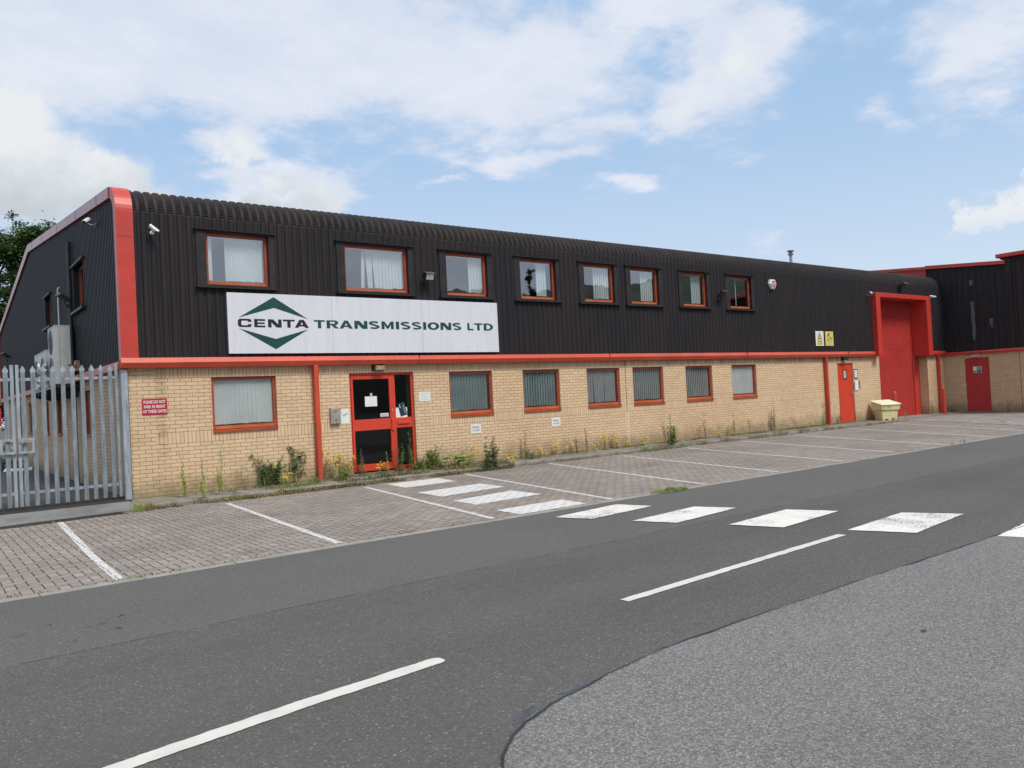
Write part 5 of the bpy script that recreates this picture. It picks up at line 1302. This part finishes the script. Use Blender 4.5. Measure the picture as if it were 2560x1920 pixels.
def blobs(L, A, E):
    acc = None
    for (a, e, ra, re, s) in L:
        q = t.m('ADD', t.m('POWER', t.m('ABSOLUTE', t.m('MULTIPLY', t.m('SUBTRACT', A, a), 1/ra)), 2.0), t.m('POWER', t.m('ABSOLUTE', t.m('MULTIPLY', t.m('SUBTRACT', E, e), 1/re)), 2.0))
        g = t.m('MULTIPLY', t.m('EXPONENT', t.m('MULTIPLY', q, -.9)), s)
        acc = g if acc is None else t.m('MAXIMUM', acc, g)
    return acc
f1 = t.noise(CP, 3.2, 8, .60); f2 = t.noise(CP, 11.0, 6, .62)
fb = t.m('ADD', t.m('MULTIPLY', t.m('SUBTRACT', f1, .5), 1.1), t.m('MULTIPLY', t.m('SUBTRACT', f2, .5), .55))
view = blobs(BL, az2, el2)
# the rest of the dome: broken cloud from noise only, kept out of the measured sector
off = t.m('MULTIPLY', t.ss(t.m('ABSOLUTE', t.m('SUBTRACT', az, 38.0)), 34, 48), t.ss(t.noise(CP, .9, 4, .55), .40, .56))
hi = t.m('MULTIPLY', t.ss(el, 27, 34), t.ss(t.noise(CP, 1.1, 4, .55), .38, .55))
S0 = t.m('MAXIMUM', view, t.m('MULTIPLY', t.m('MAXIMUM', off, hi), .9))
thin = t.ss(t.m('ADD', S0, t.m('MULTIPLY', fb, 1.15)), .16, .70)
# two heaped clouds with firmer edges
f3 = t.noise(V, 26.0, 6, .6)
az3 = t.m('ADD', az, t.m('MULTIPLY', t.m('SUBTRACT', f3, .5), 5.0)); el3 = t.m('ADD', el, t.m('MULTIPLY', t.m('SUBTRACT', t.noise(t.n('VectorMath', {0: V, 1: (3.1,1.7,.4)}, operation='ADD').outputs[0], 26.0, 6, .6), .5), 3.8))
CU = [(6.0,15.5,5.2,3.8,1),(4.5,18.6,4.0,2.3,1),(10.6,14.8,3.2,2.3,1),(13.2,13.4,2.2,1.7,1),(70.0,9.9,2.8,1.25,1),(67.6,9.4,1.2,.7,1),(72.5,10.6,2.5,1.3,1),(20.2,13.9,3.0,1.2,.80),(24.2,14.3,2.8,1.3,.85),(19.0,17.3,1.7,1.6,.75),(22.0,15.6,1.6,.9,.7),(54.2,21.4,3.4,3.0,.62),(51.0,19.3,3.4,1.5,.60)]
cum = t.ss(t.m('ADD', blobs(CU, az3, el3), t.m('MULTIPLY', t.m('SUBTRACT', f3, .5), .75)), .30, .68)
cum = t.m('MULTIPLY', cum, t.ss(el, 7.4, 10.0))
base_grey = t.m('MAXIMUM', t.ss(t.m('ADD', el, t.m('MULTIPLY', t.m('SUBTRACT', f3, .5), 5.0)), 12.6, 17.2, 1, 0), 0.0)
base_grey = t.m('MULTIPLY', base_grey, t.ss(az, 30, 20, 0, 1))
cumcol = t.mix(t.m('MULTIPLY', base_grey, .9), (.77,.80,.83), (.50,.56,.605))
thincol = t.mix(t.ss(f1, .35, .7), (.64,.70,.82), (.76,.79,.875))
ccol = t.mix(cum, thincol, cumcol)
dens = t.m('MAXIMUM', t.m('MULTIPLY', thin, .93), cum)
bg1 = t.n('Background', {'Color': sky.outputs[0], 'Strength': .15}).outputs[0]
# moisture whitening the clear sky, strongest low down
haze = t.n('Background', {'Color': t.mix(t.ss(el, 2, 22), (.63,.725,.86), (.38,.568,.81)), 'Strength': 1.0}).outputs[0]
bgs = t.n('MixShader', {0: .80, 1: bg1, 2: haze}).outputs[0]
bg2 = t.n('Background', {'Color': ccol, 'Strength': 1.0}).outputs[0]
mx = t.n('MixShader', {0: dens, 1: bgs, 2: bg2}).outputs[0]
t.t.links.new(mx, t.n('OutputWorld').inputs[0])
w.cycles.sampling_method = 'MANUAL'; w.cycles.sample_map_resolution = 512

sun = bpy.data.lights.new('sun', 'SUN'); sun.energy = 2.7; sun.angle = radians(18); sun.color = (1, .935, .84)
so = bpy.data.objects.new('sun', sun); COL.objects.link(so)
sd = Vector((sin(SUN_AZ)*cos(SUN_EL), cos(SUN_AZ)*cos(SUN_EL), sin(SUN_EL)))
so.rotation_euler = sd.to_track_quat('Z', 'Y').to_euler(); so.location = sd*60

cam = bpy.data.cameras.new('camera'); co = bpy.data.objects.new('camera', cam); COL.objects.link(co); S.camera = co
r_, u_, f_ = (Vector(v) for v in ((.7951340,-.6043201,-.0505874),(.0293557,-.0449641,.9985572),(.6057228,.7954718,.0180122)))
co.matrix_world = Matrix(((r_.x,u_.x,-f_.x,2.6190),(r_.y,u_.y,-f_.y,-16.2755),(r_.z,u_.z,-f_.z,1.5764),(0,0,0,1)))
cam.sensor_width = 36; cam.lens = 1986.13/2560*36; cam.clip_start = .05; cam.clip_end = 2000
S.view_settings.view_transform = 'Standard'; S.view_settings.look = 'None'; S.view_settings.gamma = 1; S.view_settings.exposure = .09
S.cycles.max_bounces = 8; S.cycles.transparent_max_bounces = 16; S.cycles.use_denoising = True
